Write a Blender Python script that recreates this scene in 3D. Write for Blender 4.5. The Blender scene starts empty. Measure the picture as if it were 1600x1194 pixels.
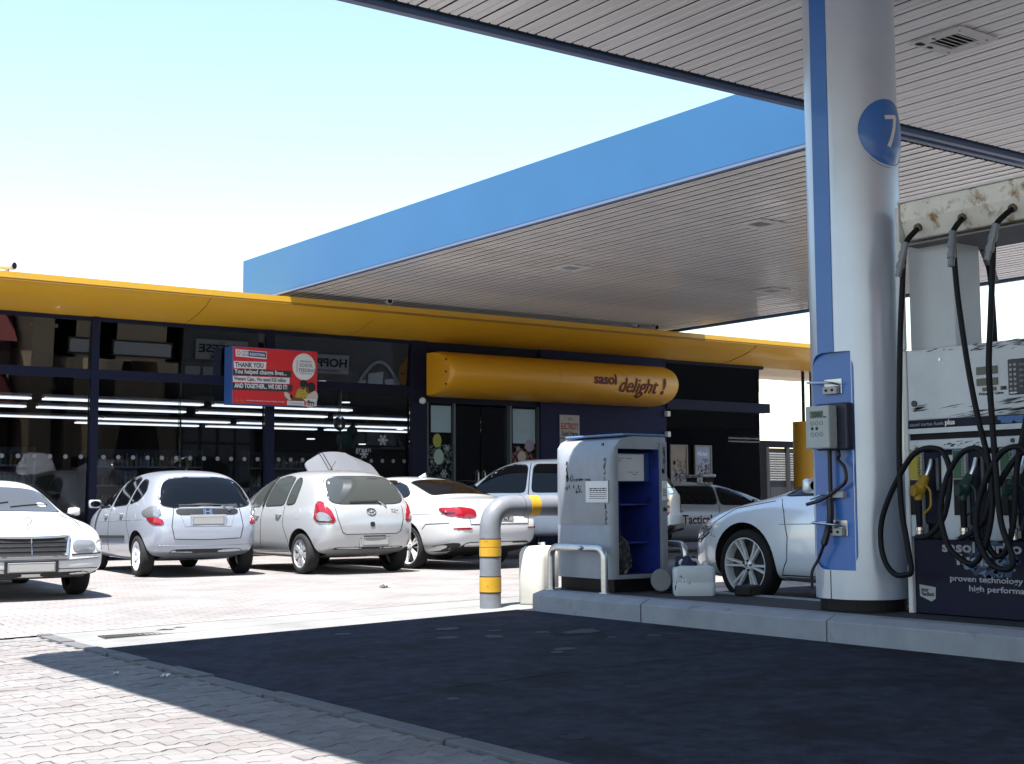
import bpy, bmesh, math, random
from mathutils import Vector, Matrix, geometry
from mathutils.bvhtree import BVHTree
random.seed(7)
PI = math.pi
R = math.radians
C = bpy.context.scene.collection
SC = bpy.context.scene

# ---------------------------------------------------------------- camera
cam = bpy.data.cameras.new('camera'); camo = bpy.data.objects.new('camera', cam); C.objects.link(camo)
cam.sensor_width = 36; cam.lens = 47.942; cam.clip_start = .05; cam.clip_end = 3000
YAW, PITCH, ROLL = R(35.816), R(4.932), R(-0.317)
fw = Vector((math.sin(YAW)*math.cos(PITCH), math.cos(YAW)*math.cos(PITCH), math.sin(PITCH)))
rt = Vector((math.cos(YAW), -math.sin(YAW), 0)); up = rt.cross(fw)
rt, up = rt*math.cos(ROLL)+up*math.sin(ROLL), up*math.cos(ROLL)-rt*math.sin(ROLL)
m = Matrix((rt, up, -fw)).transposed().to_4x4(); m.translation = (0, 0, 1.15)
camo.matrix_world = m
SC.camera = camo
# ---------------------------------------------------------------- sky, sun, exposure
SUN = Vector((-.30, -.21, 1)).normalized()
elev = math.asin(SUN.z); az = math.atan2(SUN.x, SUN.y)
w = bpy.data.worlds.new('World'); SC.world = w; w.use_nodes = True
nt = w.node_tree; nt.nodes.clear()
sky = nt.nodes.new('ShaderNodeTexSky'); sky.sky_type = 'NISHITA'; sky.sun_disc = False
sky.sun_elevation = elev; sky.sun_rotation = az; sky.air_density = 1.5; sky.dust_density = 0.3; sky.ozone_density = 1.5
bg = nt.nodes.new('ShaderNodeBackground'); bg.inputs[1].default_value = .085
wo = nt.nodes.new('ShaderNodeOutputWorld')
nt.links.new(sky.outputs[0], bg.inputs[0]); nt.links.new(bg.outputs[0], wo.inputs[0])
sd = bpy.data.lights.new('sun', 'SUN'); sd.energy = 5.0; sd.angle = R(.5); sd.color = (1, .955, .90)
so = bpy.data.objects.new('sun', sd); C.objects.link(so); so.rotation_euler = SUN.to_track_quat('Z', 'Y').to_euler(); so.location = (-10, -8, 30)
SC.view_settings.view_transform = 'Standard'; SC.view_settings.look = 'None'
SC.view_settings.exposure = 1.8; SC.view_settings.gamma = 1; SC.view_settings.use_curve_mapping = False

# ---------------------------------------------------------------- materials
MATS = {}
def pm(name, col, rough=.5, metal=0, coat=0, var=0, vscale=4, bump=0, bscale=60, emit=None, estr=1, ior=1.45, dirt=None, dscale=3, damt=.5, dist=None, aniso=(1,1,1), coatr=.04, spec=.5, k=.66):
    """Principled material; var = lightness variation by noise, dirt = colour of blotches, bump = fine relief."""
    if name in MATS: return MATS[name]
    col = tuple(c*k for c in col); dirt = tuple(c*k for c in dirt) if dirt else None
    mt = bpy.data.materials.new(name); mt.use_nodes = True; n = mt.node_tree.nodes; l = mt.node_tree.links
    p = n['Principled BSDF']
    p.inputs['Base Color'].default_value = (*col, 1); p.inputs['Roughness'].default_value = rough
    p.inputs['Metallic'].default_value = metal; p.inputs['Coat Weight'].default_value = coat; p.inputs['Coat Roughness'].default_value = coatr
    p.inputs['IOR'].default_value = ior; p.inputs['Specular IOR Level'].default_value = spec
    if emit: p.inputs['Emission Color'].default_value = (*emit, 1); p.inputs['Emission Strength'].default_value = estr
    if var or dirt or bump:
        tc = n.new('ShaderNodeTexCoord'); mp = n.new('ShaderNodeMapping'); mp.inputs['Scale'].default_value = aniso
        l.new(tc.outputs['Object'], mp.inputs[0]); co = mp.outputs[0]
    src = None
    if var:
        nz = n.new('ShaderNodeTexNoise'); nz.inputs['Scale'].default_value = vscale; nz.inputs['Detail'].default_value = 6; nz.inputs['Roughness'].default_value = .65
        l.new(co, nz.inputs['Vector'])
        mx = n.new('ShaderNodeMix'); mx.data_type = 'RGBA'
        mx.inputs[6].default_value = (*[c*(1-var) for c in col], 1); mx.inputs[7].default_value = (*[min(1, c*(1+var)) for c in col], 1)
        cr = n.new('ShaderNodeMapRange'); cr.inputs[1].default_value = .3; cr.inputs[2].default_value = .7
        l.new(nz.outputs[0], cr.inputs[0]); l.new(cr.outputs[0], mx.inputs[0]); src = mx.outputs[2]
    if dirt:
        nz2 = n.new('ShaderNodeTexNoise'); nz2.inputs['Scale'].default_value = dscale; nz2.inputs['Detail'].default_value = 8; nz2.inputs['Roughness'].default_value = .7
        if dist: nz2.inputs['Distortion'].default_value = dist
        l.new(co, nz2.inputs['Vector'])
        cr2 = n.new('ShaderNodeMapRange'); cr2.inputs[1].default_value = 1-damt; cr2.inputs[2].default_value = min(1, 1-damt+.12)
        l.new(nz2.outputs[0], cr2.inputs[0])
        mx2 = n.new('ShaderNodeMix'); mx2.data_type = 'RGBA'; mx2.inputs[6].default_value = (*col, 1); mx2.inputs[7].default_value = (*dirt, 1)
        if src: l.new(src, mx2.inputs[6])
        l.new(cr2.outputs[0], mx2.inputs[0]); src = mx2.outputs[2]
    if src: l.new(src, p.inputs['Base Color'])
    if bump:
        nb = n.new('ShaderNodeTexNoise'); nb.inputs['Scale'].default_value = bscale; nb.inputs['Detail'].default_value = 4
        l.new(co, nb.inputs['Vector'])
        bp = n.new('ShaderNodeBump'); bp.inputs['Strength'].default_value = bump; bp.inputs['Distance'].default_value = .01
        l.new(nb.outputs[0], bp.inputs['Height']); l.new(bp.outputs[0], p.inputs['Normal'])
    MATS[name] = mt; return mt

def glass_mat(name, tint, ior=1.9, rough=.0):
    """A clear pane: sharp Fresnel reflection over a tinted see-through body."""
    if name in MATS: return MATS[name]
    mt = bpy.data.materials.new(name); mt.use_nodes = True; n = mt.node_tree.nodes; l = mt.node_tree.links; n.clear()
    o = n.new('ShaderNodeOutputMaterial'); mx = n.new('ShaderNodeMixShader'); tr = n.new('ShaderNodeBsdfTransparent'); gl = n.new('ShaderNodeBsdfGlossy')
    fr = n.new('ShaderNodeFresnel'); fr.inputs[0].default_value = ior; gl.inputs['Roughness'].default_value = rough
    tr.inputs[0].default_value = (*tint, 1)
    l.new(fr.outputs[0], mx.inputs[0]); l.new(tr.outputs[0], mx.inputs[1]); l.new(gl.outputs[0], mx.inputs[2]); l.new(mx.outputs[0], o.inputs[0])
    MATS[name] = mt; return mt

WHITE = pm('white_paint', (.74, .76, .78), .45, var=.06, vscale=3)
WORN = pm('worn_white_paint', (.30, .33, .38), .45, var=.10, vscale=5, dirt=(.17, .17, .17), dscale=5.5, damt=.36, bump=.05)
RUSTY = pm('rusty_white_paint', (.80, .80, .76), .55, var=.10, dirt=(.26, .15, .05), dscale=6, damt=.47)
SILVER = pm('silver_paint', (.60, .62, .64), .32, metal=.35, var=.03, vscale=1.5)
BLUE = pm('blue_panel', (.035, .17, .56), .42, coat=.3, var=.07, vscale=2.5)
FASB = pm('blue_fascia', (.034, .155, .35), .5, coat=.1, var=.05, vscale=.6)
NAVY = pm('navy_paint', (.006, .008, .050), .6, var=.15, vscale=3, spec=.2)
DNAVY = pm('dark_navy_frame', (.006, .008, .028), .6, spec=.2)
YEL = pm('yellow_panel', (.74, .40, .022), .42, coat=.15, var=.05, vscale=.8)
YELP = pm('yellow_paint', (.58, .33, .02), .5, var=.1, vscale=6, dirt=(.10, .05, .01), dscale=9, damt=.4)
BLACK = pm('black_plastic', (.010, .010, .012), .55, spec=.25)
RUBBER = pm('black_rubber', (.010, .010, .012), .75, bump=.15, bscale=200)
HOSE = pm('hose_rubber', (.006, .007, .012), .6, spec=.22)
CHROME = pm('chrome', (.75, .76, .78), .18, metal=1)
STEEL = pm('brushed_steel', (.75, .76, .78), .32, metal=1, var=.1, vscale=20)
GREYP = pm('grey_galvanised_paint', (.20, .215, .25), .5, var=.12, vscale=7, dirt=(.03, .028, .028), dscale=11, damt=.37)
PAPER = pm('paper', (.78, .79, .80), .8, var=.03)
INK = pm('dark_ink', (.015, .015, .02), .7)
WHITEINK = pm('white_print', (.8, .8, .8), .7)
MAROON = pm('maroon_print', (.14, .008, .02), .6)
SOFFIT = pm('soffit_metal', (.66, .64, .63), .34, var=.06, vscale=.9, coat=.1, k=1)
SOFFIT2 = pm('soffit_metal_far', (.58, .56, .55), .26, var=.12, vscale=.5, coat=.3, k=1)
GAP = pm('dark_gap', (.01, .01, .012), .9)

# ---------------------------------------------------------------- mesh helpers
class MB:
    def __init__(s): s.v = []; s.f = []; s.mi = []; s.m = 0
    def add(s, vs, fs):
        b = len(s.v); s.v += [tuple(p) for p in vs]; s.f += [tuple(i+b for i in f) for f in fs]; s.mi += [s.m]*len(fs); return s
    def box(s, x0, x1, y0, y1, z0, z1, M=None):
        x0, x1 = sorted((x0, x1)); y0, y1 = sorted((y0, y1)); z0, z1 = sorted((z0, z1))
        vs = [Vector((x, y, z)) for z in (z0, z1) for y in (y0, y1) for x in (x0, x1)]
        if M is not None: vs = [M @ p for p in vs]
        return s.add(vs, [(0, 2, 3, 1), (4, 5, 7, 6), (0, 1, 5, 4), (2, 6, 7, 3), (0, 4, 6, 2), (1, 3, 7, 5)])
    def prism(s, pts, z0, z1, M=None):
        """polygon in xy (ccw) extruded in z"""
        n = len(pts); vs = [Vector((p[0], p[1], z0)) for p in pts]+[Vector((p[0], p[1], z1)) for p in pts]
        if M is not None: vs = [M @ p for p in vs]
        return s.add(vs, [tuple(range(n-1, -1, -1)), tuple(range(n, 2*n))]+[(i, (i+1) % n, n+(i+1) % n, n+i) for i in range(n)])
    def cyl(s, a, b, r, n=16, r2=None, cap=True):
        a = Vector(a); b = Vector(b); r2 = r if r2 is None else r2
        q = (b-a).to_track_quat('Z', 'Y').to_matrix(); vs = []
        for p, rr in ((a, r), (b, r2)):
            for i in range(n):
                t = 2*PI*i/n; vs.append(p+q @ Vector((rr*math.cos(t), rr*math.sin(t), 0)))
        fs = [(i, (i+1) % n, n+(i+1) % n, n+i) for i in range(n)]
        if cap: fs += [tuple(range(n-1, -1, -1)), tuple(range(n, 2*n))]
        return s.add(vs, fs)
    def tube(s, pts, r, n=10, cap=True, closed=False):
        pts = [Vector(p) for p in pts]; k = len(pts); vs = []; nrm = None
        for i, p in enumerate(pts):
            if closed: t = pts[(i+1) % k]-pts[i-1]
            else: t = pts[min(i+1, k-1)]-pts[max(i-1, 0)]
            t.normalize()
            if nrm is None: nrm = t.orthogonal().normalized()
            else:
                nrm = nrm-t*nrm.dot(t)
                nrm = nrm.normalized() if nrm.length > 1e-6 else t.orthogonal().normalized()
            bn = t.cross(nrm); rr = r[i] if isinstance(r, (list, tuple)) else r
            for j in range(n):
                a = 2*PI*j/n; vs.append(p+(nrm*math.cos(a)+bn*math.sin(a))*rr)
        fs = []
        for i in range(k if closed else k-1):
            for j in range(n):
                i2 = (i+1) % k
                fs.append((i*n+j, i*n+(j+1) % n, i2*n+(j+1) % n, i2*n+j))
        if cap and not closed: fs += [tuple(range(n-1, -1, -1)), tuple(range((k-1)*n, k*n))]
        return s.add(vs, fs)
    def lathe(s, prof, M, n=24, closed=False):
        """prof: (radius, height) pairs, axis = local z of M"""
        k = len(prof); vs = []
        for r, h in prof:
            for i in range(n):
                t = 2*PI*i/n; vs.append(M @ Vector((r*math.cos(t), r*math.sin(t), h)))
        fs = [(i*n+j, i*n+(j+1) % n, (i+1)*n+(j+1) % n, (i+1)*n+j) for i in range(k-1) for j in range(n)]
        if closed: fs += [((k-1)*n+j, (k-1)*n+(j+1) % n, (j+1) % n, j) for j in range(n)]
        return s.add(vs, fs)
    def sphere(s, c, r, n=16, k=10, sc=(1, 1, 1)):
        c = Vector(c)
        return s.lathe([(max(1e-4, r*math.sin(PI*i/k))*1, -r*math.cos(PI*i/k)) for i in range(k+1)], Matrix.Translation(c) @ Matrix.Diagonal((*sc, 1)), n)
    def grid(s, P):
        """P: rows of points"""
        a, b = len(P), len(P[0])
        return s.add([p for row in P for p in row], [(i*b+j, i*b+j+1, (i+1)*b+j+1, (i+1)*b+j) for i in range(a-1) for j in range(b-1)])
    def mesh(s, name, mats, smooth=False, bevel=0, seg=2, ang=35, recalc=True):
        me = bpy.data.meshes.new(name); me.from_pydata(s.v, [], s.f); 
        mats = mats if isinstance(mats, (list, tuple)) else [mats]
        for mt in mats: me.materials.append(mt)
        if len(mats) > 1: me.polygons.foreach_set('material_index', s.mi)
        if recalc or bevel:
            bm = bmesh.new(); bm.from_mesh(me)
            if recalc: bmesh.ops.recalc_face_normals(bm, faces=bm.faces)
            if bevel:
                ed = [e for e in bm.edges if len(e.link_faces) == 2 and e.calc_face_angle(0) > R(30)]
                bmesh.ops.bevel(bm, geom=ed, offset=bevel, segments=seg, affect='EDGES', profile=.5, clamp_overlap=True)
            bm.to_mesh(me); bm.free()
        if smooth:
            me.shade_smooth(); me.set_sharp_from_angle(angle=R(ang))
        me.update(); return me
    def build(s, name, mats, parent=None, **kw):
        return link(name, s.mesh(name, mats, **kw), parent)

def link(name, me, parent=None, loc=None, rot=None):
    o = bpy.data.objects.new(name, me); C.objects.link(o)
    if parent: o.parent = parent
    if loc: o.location = loc
    if rot: o.rotation_euler = rot
    return o
def tag(o, label=None, cat=None, group=None, kind=None):
    for k, v in (('label', label), ('category', cat), ('group', group), ('kind', kind)):
        if v: o[k] = v
    return o
def thing(name, label, cat, loc=(0, 0, 0), rz=0, group=None):
    o = bpy.data.objects.new(name, None); C.objects.link(o); o.location = loc; o.rotation_euler = (0, 0, rz); o.empty_display_size = .2
    return tag(o, label, cat, group)
def copy_tree(o, parent=None):
    c = o.copy(); C.objects.link(c)
    if parent: c.parent = parent
    for ch in list(o.children): copy_tree(ch, c)
    return c
def frame(o, r, u):
    """matrix with local x = r, local y = u, origin o"""
    r = Vector(r).normalized(); u = Vector(u); u = (u-r*u.dot(r)).normalized(); n = r.cross(u)
    M = Matrix((r, u, n)).transposed().to_4x4(); M.translation = Vector(o); return M
FONTCACHE = {}
def text(name, st, size, M, mat, parent=None, ext=.0008, bold=0, shear=0, align='LEFT', wid=None, space=1, flip=False):
    """lettering as a thin solid mesh lying on the plane of M"""
    cu = bpy.data.curves.new(name, 'FONT'); cu.body = st; cu.size = size; cu.extrude = ext; cu.offset = bold; cu.shear = shear
    cu.align_x = align; cu.resolution_u = 3; cu.space_character = space
    t = bpy.data.objects.new(name, cu); C.objects.link(t); dg = bpy.context.evaluated_depsgraph_get()
    me = bpy.data.meshes.new_from_object(t.evaluated_get(dg)); bpy.data.objects.remove(t); bpy.data.curves.remove(cu)
    S = Matrix.Identity(4)
    if wid and len(me.vertices):
        xs = [v.co.x for v in me.vertices]; S = Matrix.Diagonal((wid/(max(xs)-min(xs)), 1, 1, 1))
    me.transform(M @ S); me.materials.clear(); me.materials.append(mat)
    return link(name, me, parent)
def arc(cx, cy, r, a0, a1, n=8): return [(cx+r*math.cos(R(a0+(a1-a0)*i/n)), cy+r*math.sin(R(a0+(a1-a0)*i/n))) for i in range(n+1)]
def rrect(x0, x1, y0, y1, r, n=5):
    return arc(x1-r, y1-r, r, 0, 90, n)+arc(x0+r, y1-r, r, 90, 180, n)+arc(x0+r, y0+r, r, 180, 270, n)+arc(x1-r, y0+r, r, 270, 360, n)
def smooth_path(pts, n=8):
    """Catmull-Rom through the points"""
    P = [Vector(p) for p in pts]; out = []
    for i in range(len(P)-1):
        a = P[max(i-1, 0)]; b = P[i]; c = P[i+1]; d = P[min(i+2, len(P)-1)]
        for k in range(n):
            t = k/n; out.append(.5*((2*b)+(c-a)*t+(2*a-5*b+4*c-d)*t*t+(3*b-a-3*c+d)*t**3))
    out.append(P[-1]); return out
def fillet(pts, r, n=6):
    P = [Vector(p) for p in pts]; out = [P[0]]
    for i in range(1, len(P)-1):
        a = (P[i-1]-P[i]); b = (P[i+1]-P[i]); d = min(r, a.length*.49, b.length*.49)
        p0 = P[i]+a.normalized()*d; p1 = P[i]+b.normalized()*d
        for k in range(n+1):
            t = k/n; out.append(p0*(1-t)**2+P[i]*2*t*(1-t)+p1*t*t)
    out.append(P[-1]); return out
def gz(X, Y):
    """height of the forecourt: drains slightly to the left, parking strip level"""
    t = min(1, max(0, (15-Y)/4)); t = t*t*(3-2*t)
    return min(.16, max(-.3, .024*(X-3.6)))*t+.08*(1-t)
# ================================================================ ground
def paver_mat():
    mt = pm('far_paving', (.46, .40, .385), .85, var=.01); n = mt.node_tree.nodes; l = mt.node_tree.links; p = n['Principled BSDF']
    tc = n.new('ShaderNodeTexCoord'); br = n.new('ShaderNodeTexBrick'); br.inputs['Scale'].default_value = 1
    br.inputs['Brick Width'].default_value = .224; br.inputs['Row Height'].default_value = .112; br.inputs['Mortar Size'].default_value = .006; br.inputs['Mortar Smooth'].default_value = .3
    br.inputs['Color1'].default_value = (0.215, 0.205, 0.200, 1); br.inputs['Color2'].default_value = (0.190, 0.176, 0.172, 1); br.inputs['Mortar'].default_value = (0.106, 0.096, 0.092, 1)
    l.new(tc.outputs['Object'], br.inputs['Vector'])
    nz = n.new('ShaderNodeTexNoise'); nz.inputs['Scale'].default_value = .9; nz.inputs['Detail'].default_value = 9; nz.inputs['Roughness'].default_value = .7; l.new(tc.outputs['Object'], nz.inputs['Vector'])
    mr = n.new('ShaderNodeMapRange'); mr.inputs[1].default_value = .35; mr.inputs[2].default_value = .68; mr.inputs[3].default_value = .72; mr.inputs[4].default_value = 1.1; l.new(nz.outputs[0], mr.inputs[0])
    mx = n.new('ShaderNodeMix'); mx.data_type = 'RGBA'; mx.blend_type = 'MULTIPLY'; mx.inputs[0].default_value = 1
    l.new(br.outputs[0], mx.inputs[6]); l.new(mr.outputs[0], mx.inputs[7]); l.new(mx.outputs[2], p.inputs['Base Color'])
    bp = n.new('ShaderNodeBump'); bp.inputs['Distance'].default_value = .006; bp.inputs['Strength'].default_value = .6; l.new(br.outputs['Fac'], bp.inputs['Height']); bp.invert = True; l.new(bp.outputs[0], p.inputs['Normal'])
    return mt
PAVE = paver_mat()
BRICK = pm('paving_brick', (.265, .255, .253), .9, spec=.15, var=.14, vscale=2.2, bump=.25, bscale=150)
BRICK2 = pm('paving_brick_pinkish', (.235, .218, .216), .9, spec=.15, var=.14, vscale=2.2, bump=.25, bscale=150)
BRICK3 = pm('paving_brick_grey', (.245, .24, .24), .9, spec=.15, var=.14, vscale=2.2, bump=.25, bscale=150)
SAND = pm('joint_sand', (.05, .047, .045), .95, var=.3, vscale=30)
CONC_SHADE = pm('shaded_concrete', (.034, .038, .056), .85, spec=.12, var=.5, vscale=7, dirt=(.020, .021, .027), dscale=1.4, damt=.5, bump=.6, bscale=70)  # stained slab, its base tone darkened to carry the canopy shade
CONCE = pm('edging_concrete', (.13, .13, .137), .8, var=.15, vscale=5, bump=.2, bscale=120, dirt=(.18, .175, .18), dscale=4, damt=.42)
CONC_SUN = pm('sunlit_concrete', (.25, .25, .245), .8, var=.2, vscale=1.5, bump=.3, bscale=90)  # same forecourt concrete, paled to carry the sunlight in its colour
KERB = pm('kerb_concrete', (.31, .33, .37), .7, var=.14, vscale=4, bump=.25, bscale=120, dirt=(.16, .155, .155), dscale=4.5, damt=.41)
TAR = pm('island_top_tar', (.035, .035, .04), .85, var=.3, vscale=6, bump=.3, bscale=100)

def sheet(name, x0, x1, y0, y1, mat, dz=0, step=.5, parent=None, thick=0):
    nx = max(1, round((x1-x0)/step)); ny = max(1, round((y1-y0)/step)); b = MB()
    P = [[(x0+(x1-x0)*i/nx, y0+(y1-y0)*j/ny, gz(x0+(x1-x0)*i/nx, y0+(y1-y0)*j/ny)+dz) for i in range(nx+1)] for j in range(ny+1)]
    b.grid(P)
    if thick:
        ring = P[0]+[r[-1] for r in P[1:]]+P[-1][-2::-1]+[r[0] for r in P[-2:0:-1]]; k = len(ring)
        b.add([*ring, *[(p[0], p[1], p[2]-thick) for p in ring]], [(i, k+i, k+(i+1) % k, (i+1) % k) for i in range(k)])
    return b.build(name, mat, parent)
# one sheet to the horizon, laid under everything
b = MB(); n = 64
radii = [0, 30, 60, 120, 300, 900, 1800]
P = [[(8+r*math.cos(2*PI*i/n), 12+r*math.sin(2*PI*i/n), -.34 if r > 40 else -.34) for i in range(n+1)] for r in radii]
b.grid(P); g = b.build('ground', pm('far_ground', (.30, .27, .25), .95, var=.2, vscale=.05)); tag(g, kind='structure')
# brick paving: a sand bed, loose-laid bricks near the camera, textured sheet beyond
pav = thing('brick_paving', None, None); tag(pav, kind='structure')
sheet('sand_bed', -2, 3.62, 2, 13.0, SAND, -.018, parent=pav)
sheet('paving_surface', -60, 3.60, 12.92, 40, PAVE, -.004, 2.0, pav); sheet('paving_surface', 3.60, 60, 11.98, 40, PAVE, 0, 1.0, pav); sheet('paving_surface', 3.31, 3.60, 11.98, 12.925, PAVE, 0, .5, pav)
sheet('paving_surface', -60, -2, -30, 13.0, PAVE, 0, 2.0, pav); sheet('paving_surface', -2, 3.62, -30, 2, PAVE, 0, 2.0, pav)
sheet('paving_surface', 16.0, 60, -30, 11.98, PAVE, 0, 2.0, pav)
L_, P_, d_ = .222, .112, .016      # brick length, row pitch, waist
g_ = .0028
def brick_pts():
    h = P_/2-g_; L2 = L_/2-g_; a = L_/4-.022; c = L_/4+.022
    t = [(-L2, h+d_), (-c, h+d_), (-a, h-d_), (a, h-d_), (c, h+d_), (L2, h+d_)]
    return [(-x, -y) for x, y in t]+[(-x, y) for x, y in t[::-1]][::-1][::-1] if False else [(x, -y) for x, y in t]+[(x, y) for x, y in t[::-1]]
def brick_mesh(mat, nm):
    pts = brick_pts(); top = [(x*.982, y*.972, 0) for x, y in pts]; mid = [(x, y, -.006) for x, y in pts]; bot = [(x, y, -.05) for x, y in pts]; k = len(pts)
    fs = [tuple(range(k))]+[(i, k+i, k+(i+1) % k, (i+1) % k) for i in range(k)]+[(k+i, 2*k+i, 2*k+(i+1) % k, k+(i+1) % k) for i in range(k)]
    return MB().add(top+mid+bot, fs).mesh(nm, mat)
bmesh3 = [brick_mesh(m_, 'brick') for m_ in (BRICK, BRICK2, BRICK3)]
rng = random.Random(3); spots = []
for j in range(int(1.6/P_), int(13.05/P_)):
    y = j*P_
    for i in range(-10, 18):
        x = i*L_+(L_/2 if j % 2 else 0)+.02
        if x > 3.60 or x < -1.8 or (y > 11.95 and x > 3.22): continue
        u_ang = math.degrees(math.atan2(x+.3, y))
        if u_ang < 14.0 and y > 4: continue
        if y < 3.6: continue
        spots.append((x, y))
cx = lambda p: (p[0]-0)**2+p[1]**2
vis = sorted([p for p in spots if math.degrees(math.atan2(p[0]+.1, p[1])) > 15 and p[1] > 4.7], key=cx)
near = set(vis[:298])
rest = MB(); restm = []
for p in spots:
    k = rng.random(); mi = 0 if k < .6 else (1 if k < .8 else 2)
    # patches of pinker bricks
    if math.sin(p[0]*2.1+1)+math.sin(p[1]*1.7+p[0]) > 1.0 and rng.random() < .6: mi = 1
    z = gz(*p)+rng.uniform(-.004, .002); tl = (rng.uniform(-.012, .012), -.024+rng.uniform(-.012, .012), rng.uniform(-.02, .02))
    if p in near:
        o = link('brick', bmesh3[mi], pav, (p[0], p[1], z), tl)
    else:
        M = Matrix.Translation((p[0], p[1], z)) @ Matrix.Rotation(tl[2], 4, 'Z') @ Matrix.Rotation(tl[1], 4, 'Y') @ Matrix.Rotation(tl[0], 4, 'X')
        me = bmesh3[mi]; rest.m = mi
        rest.add([M @ v.co for v in me.vertices], [tuple(q.vertices) for q in me.polygons])
tag(rest.build('far_bricks', [BRICK, BRICK2, BRICK3], pav), kind='stuff')
# concrete forecourt
slabt = thing('concrete_forecourt', None, None); tag(slabt, kind='structure')
for y0, y1, mt_ in ((-6, -.84, CONC_SHADE), (-.82, 3.09, CONC_SHADE), (3.10, 6.992, CONC_SHADE), (7.004, 10.70, CONC_SHADE), (10.708, 11.30, CONC_SUN), (11.312, 11.96, CONC_SUN)):  # slab tones painted for sun and shade, split at the canopy shadow edge
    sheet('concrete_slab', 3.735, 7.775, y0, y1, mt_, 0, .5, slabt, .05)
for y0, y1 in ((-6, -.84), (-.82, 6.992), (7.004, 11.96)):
    sheet('concrete_slab', 9.105, 15.99, y0, y1, CONC_SHADE, 0, .8, slabt, .05)
sheet('concrete_slab', 7.785, 9.095, 10.4, 11.96, CONC_SUN, -.001, .4, slabt, .05)
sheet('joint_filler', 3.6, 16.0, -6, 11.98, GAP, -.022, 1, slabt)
SPOT = pm('pale_spill', (.075, .079, .09), .75, spec=.2)

rng = random.Random(5)
for (x, y, a, bq) in ((6.35, 9.75, .13, .05), (6.0, 9.2, .10, .04), (6.3, 9.0, .08, .05), (7.0, 8.75, .22, .07), (6.75, 8.95, .06, .03), (5.55, 10.1, .09, .03), (6.2, 7.95, .10, .035), (6.05, 7.85, .07, .03), (6.9, 8.25, .05, .02), (7.2, 8.1, .06, .03), (6.55, 9.35, .07, .02), (4.35, 6.62, .05, .02)):
    k = 14; pts = [(x+a*math.cos(2*PI*i/k)*rng.uniform(.6, 1.15), y+bq*2.2*math.sin(2*PI*i/k)*rng.uniform(.6, 1.15)) for i in range(k)]
    MB().add([(p[0], p[1], gz(*p)+.003) for p in pts], [tuple(range(k))]).build('pale_spill', SPOT, slabt)
OIL = pm('oil_stain', (.030, .031, .039), .75, var=.4, vscale=5, spec=.15); rng = random.Random(31)
for i in range(5):
    x, y = rng.uniform(4.1, 7.5), rng.uniform(4.6, 10.4); a = rng.uniform(.03, .16); k = 16
    pts = [(x+a*math.cos(2*PI*q/k)*rng.uniform(.55, 1.2), y+a*rng.uniform(.8, 1.6)*math.sin(2*PI*q/k)*rng.uniform(.6, 1.15)) for q in range(k)]
    MB().add([(p[0], p[1], gz(*p)+.0015+.0001*(i % 5)) for p in pts], [tuple(range(k))]).build('oil_stain', OIL, slabt)
# edging stones along the slab
rng = random.Random(9); y = 2.0
while y < 11.9:
    ln = rng.choice((.98, .99, .6)) if y < 9 else .55
    y1 = min(y+ln, 11.95); b = MB(); zz = gz(3.65, y)+rng.uniform(.006, .02); sk = rng.uniform(-.008, .008)
    b.box(3.595+sk, 3.715+sk, y, y1-.014, zz-.10, zz)
    o = b.build('edging_stone', CONCE, slabt, bevel=.006, seg=1); y = y1
# drain
dr = thing('drain_grate', 'slotted drain grate set in the sunlit concrete beyond the shadow edge', 'drain', (4.30, 11.42, gz(4.3, 11.4)), R(-2))
b = MB()
for x0, x1, y0, y1 in ((-.32, .32, -.10, -.08), (-.32, .32, .08, .10), (-.32, -.30, -.08, .08), (.30, .32, -.08, .08)): b.box(x0, x1, y0, y1, -.012, .006)
b.build('grate_frame', pm('drain_iron', (.06, .055, .05), .7, var=.3, vscale=20), dr)
bm_ = MB().box(-.008, .008, -.079, .079, -.012, .005).mesh('grate_bar', MATS['drain_iron'])
for i in range(13): link('grate_bar', bm_, dr, (-.264+i*.044, 0, 0))
MB().box(-.3, .3, -.079, .079, -.016, .0015).build('drain_pit', GAP, dr)
# broken concrete beside drain
for x, y, a in ((4.62, 11.62, .10), (4.78, 11.70, .07)):
    MB().add([(x+a*math.cos(t)*s, y+a*.7*math.sin(t)*s, gz(x, y)+.003) for t, s in ((0, 1), (.8, .5), (1.5, 1.1), (2.4, .6), (3.2, 1), (4.1, .5), (5, .9))], [tuple(range(7))]).build('broken_patch', GAP, slabt)
# small litter
def litter(x, y, s, lab, mat, rz):
    b = MB(); b.grid([[(s*(i/4-.5), s*.6*(j/3-.5), s*.18*math.sin(i*2.1+j*1.3)+s*.2) for i in range(5)] for j in range(4)])
    o = b.build('litter_scrap', mat); o.location = (x, y, gz(x, y)); o.rotation_euler = (0, 0, rz); tag(o, lab, 'litter')
litter(8.6, 14.6, .16, 'pale crumpled scrap lying on sunlit paving behind the small silver hatchback', PAPER, .6)
litter(3.28, 9.12, .05, 'tiny white scrap on shaded bricks, farther from the edging stones', PAPER, 1.)
litter(3.48, 8.75, .06, 'tiny white scrap on shaded bricks against the edging stones', PAPER, .2)

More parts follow.
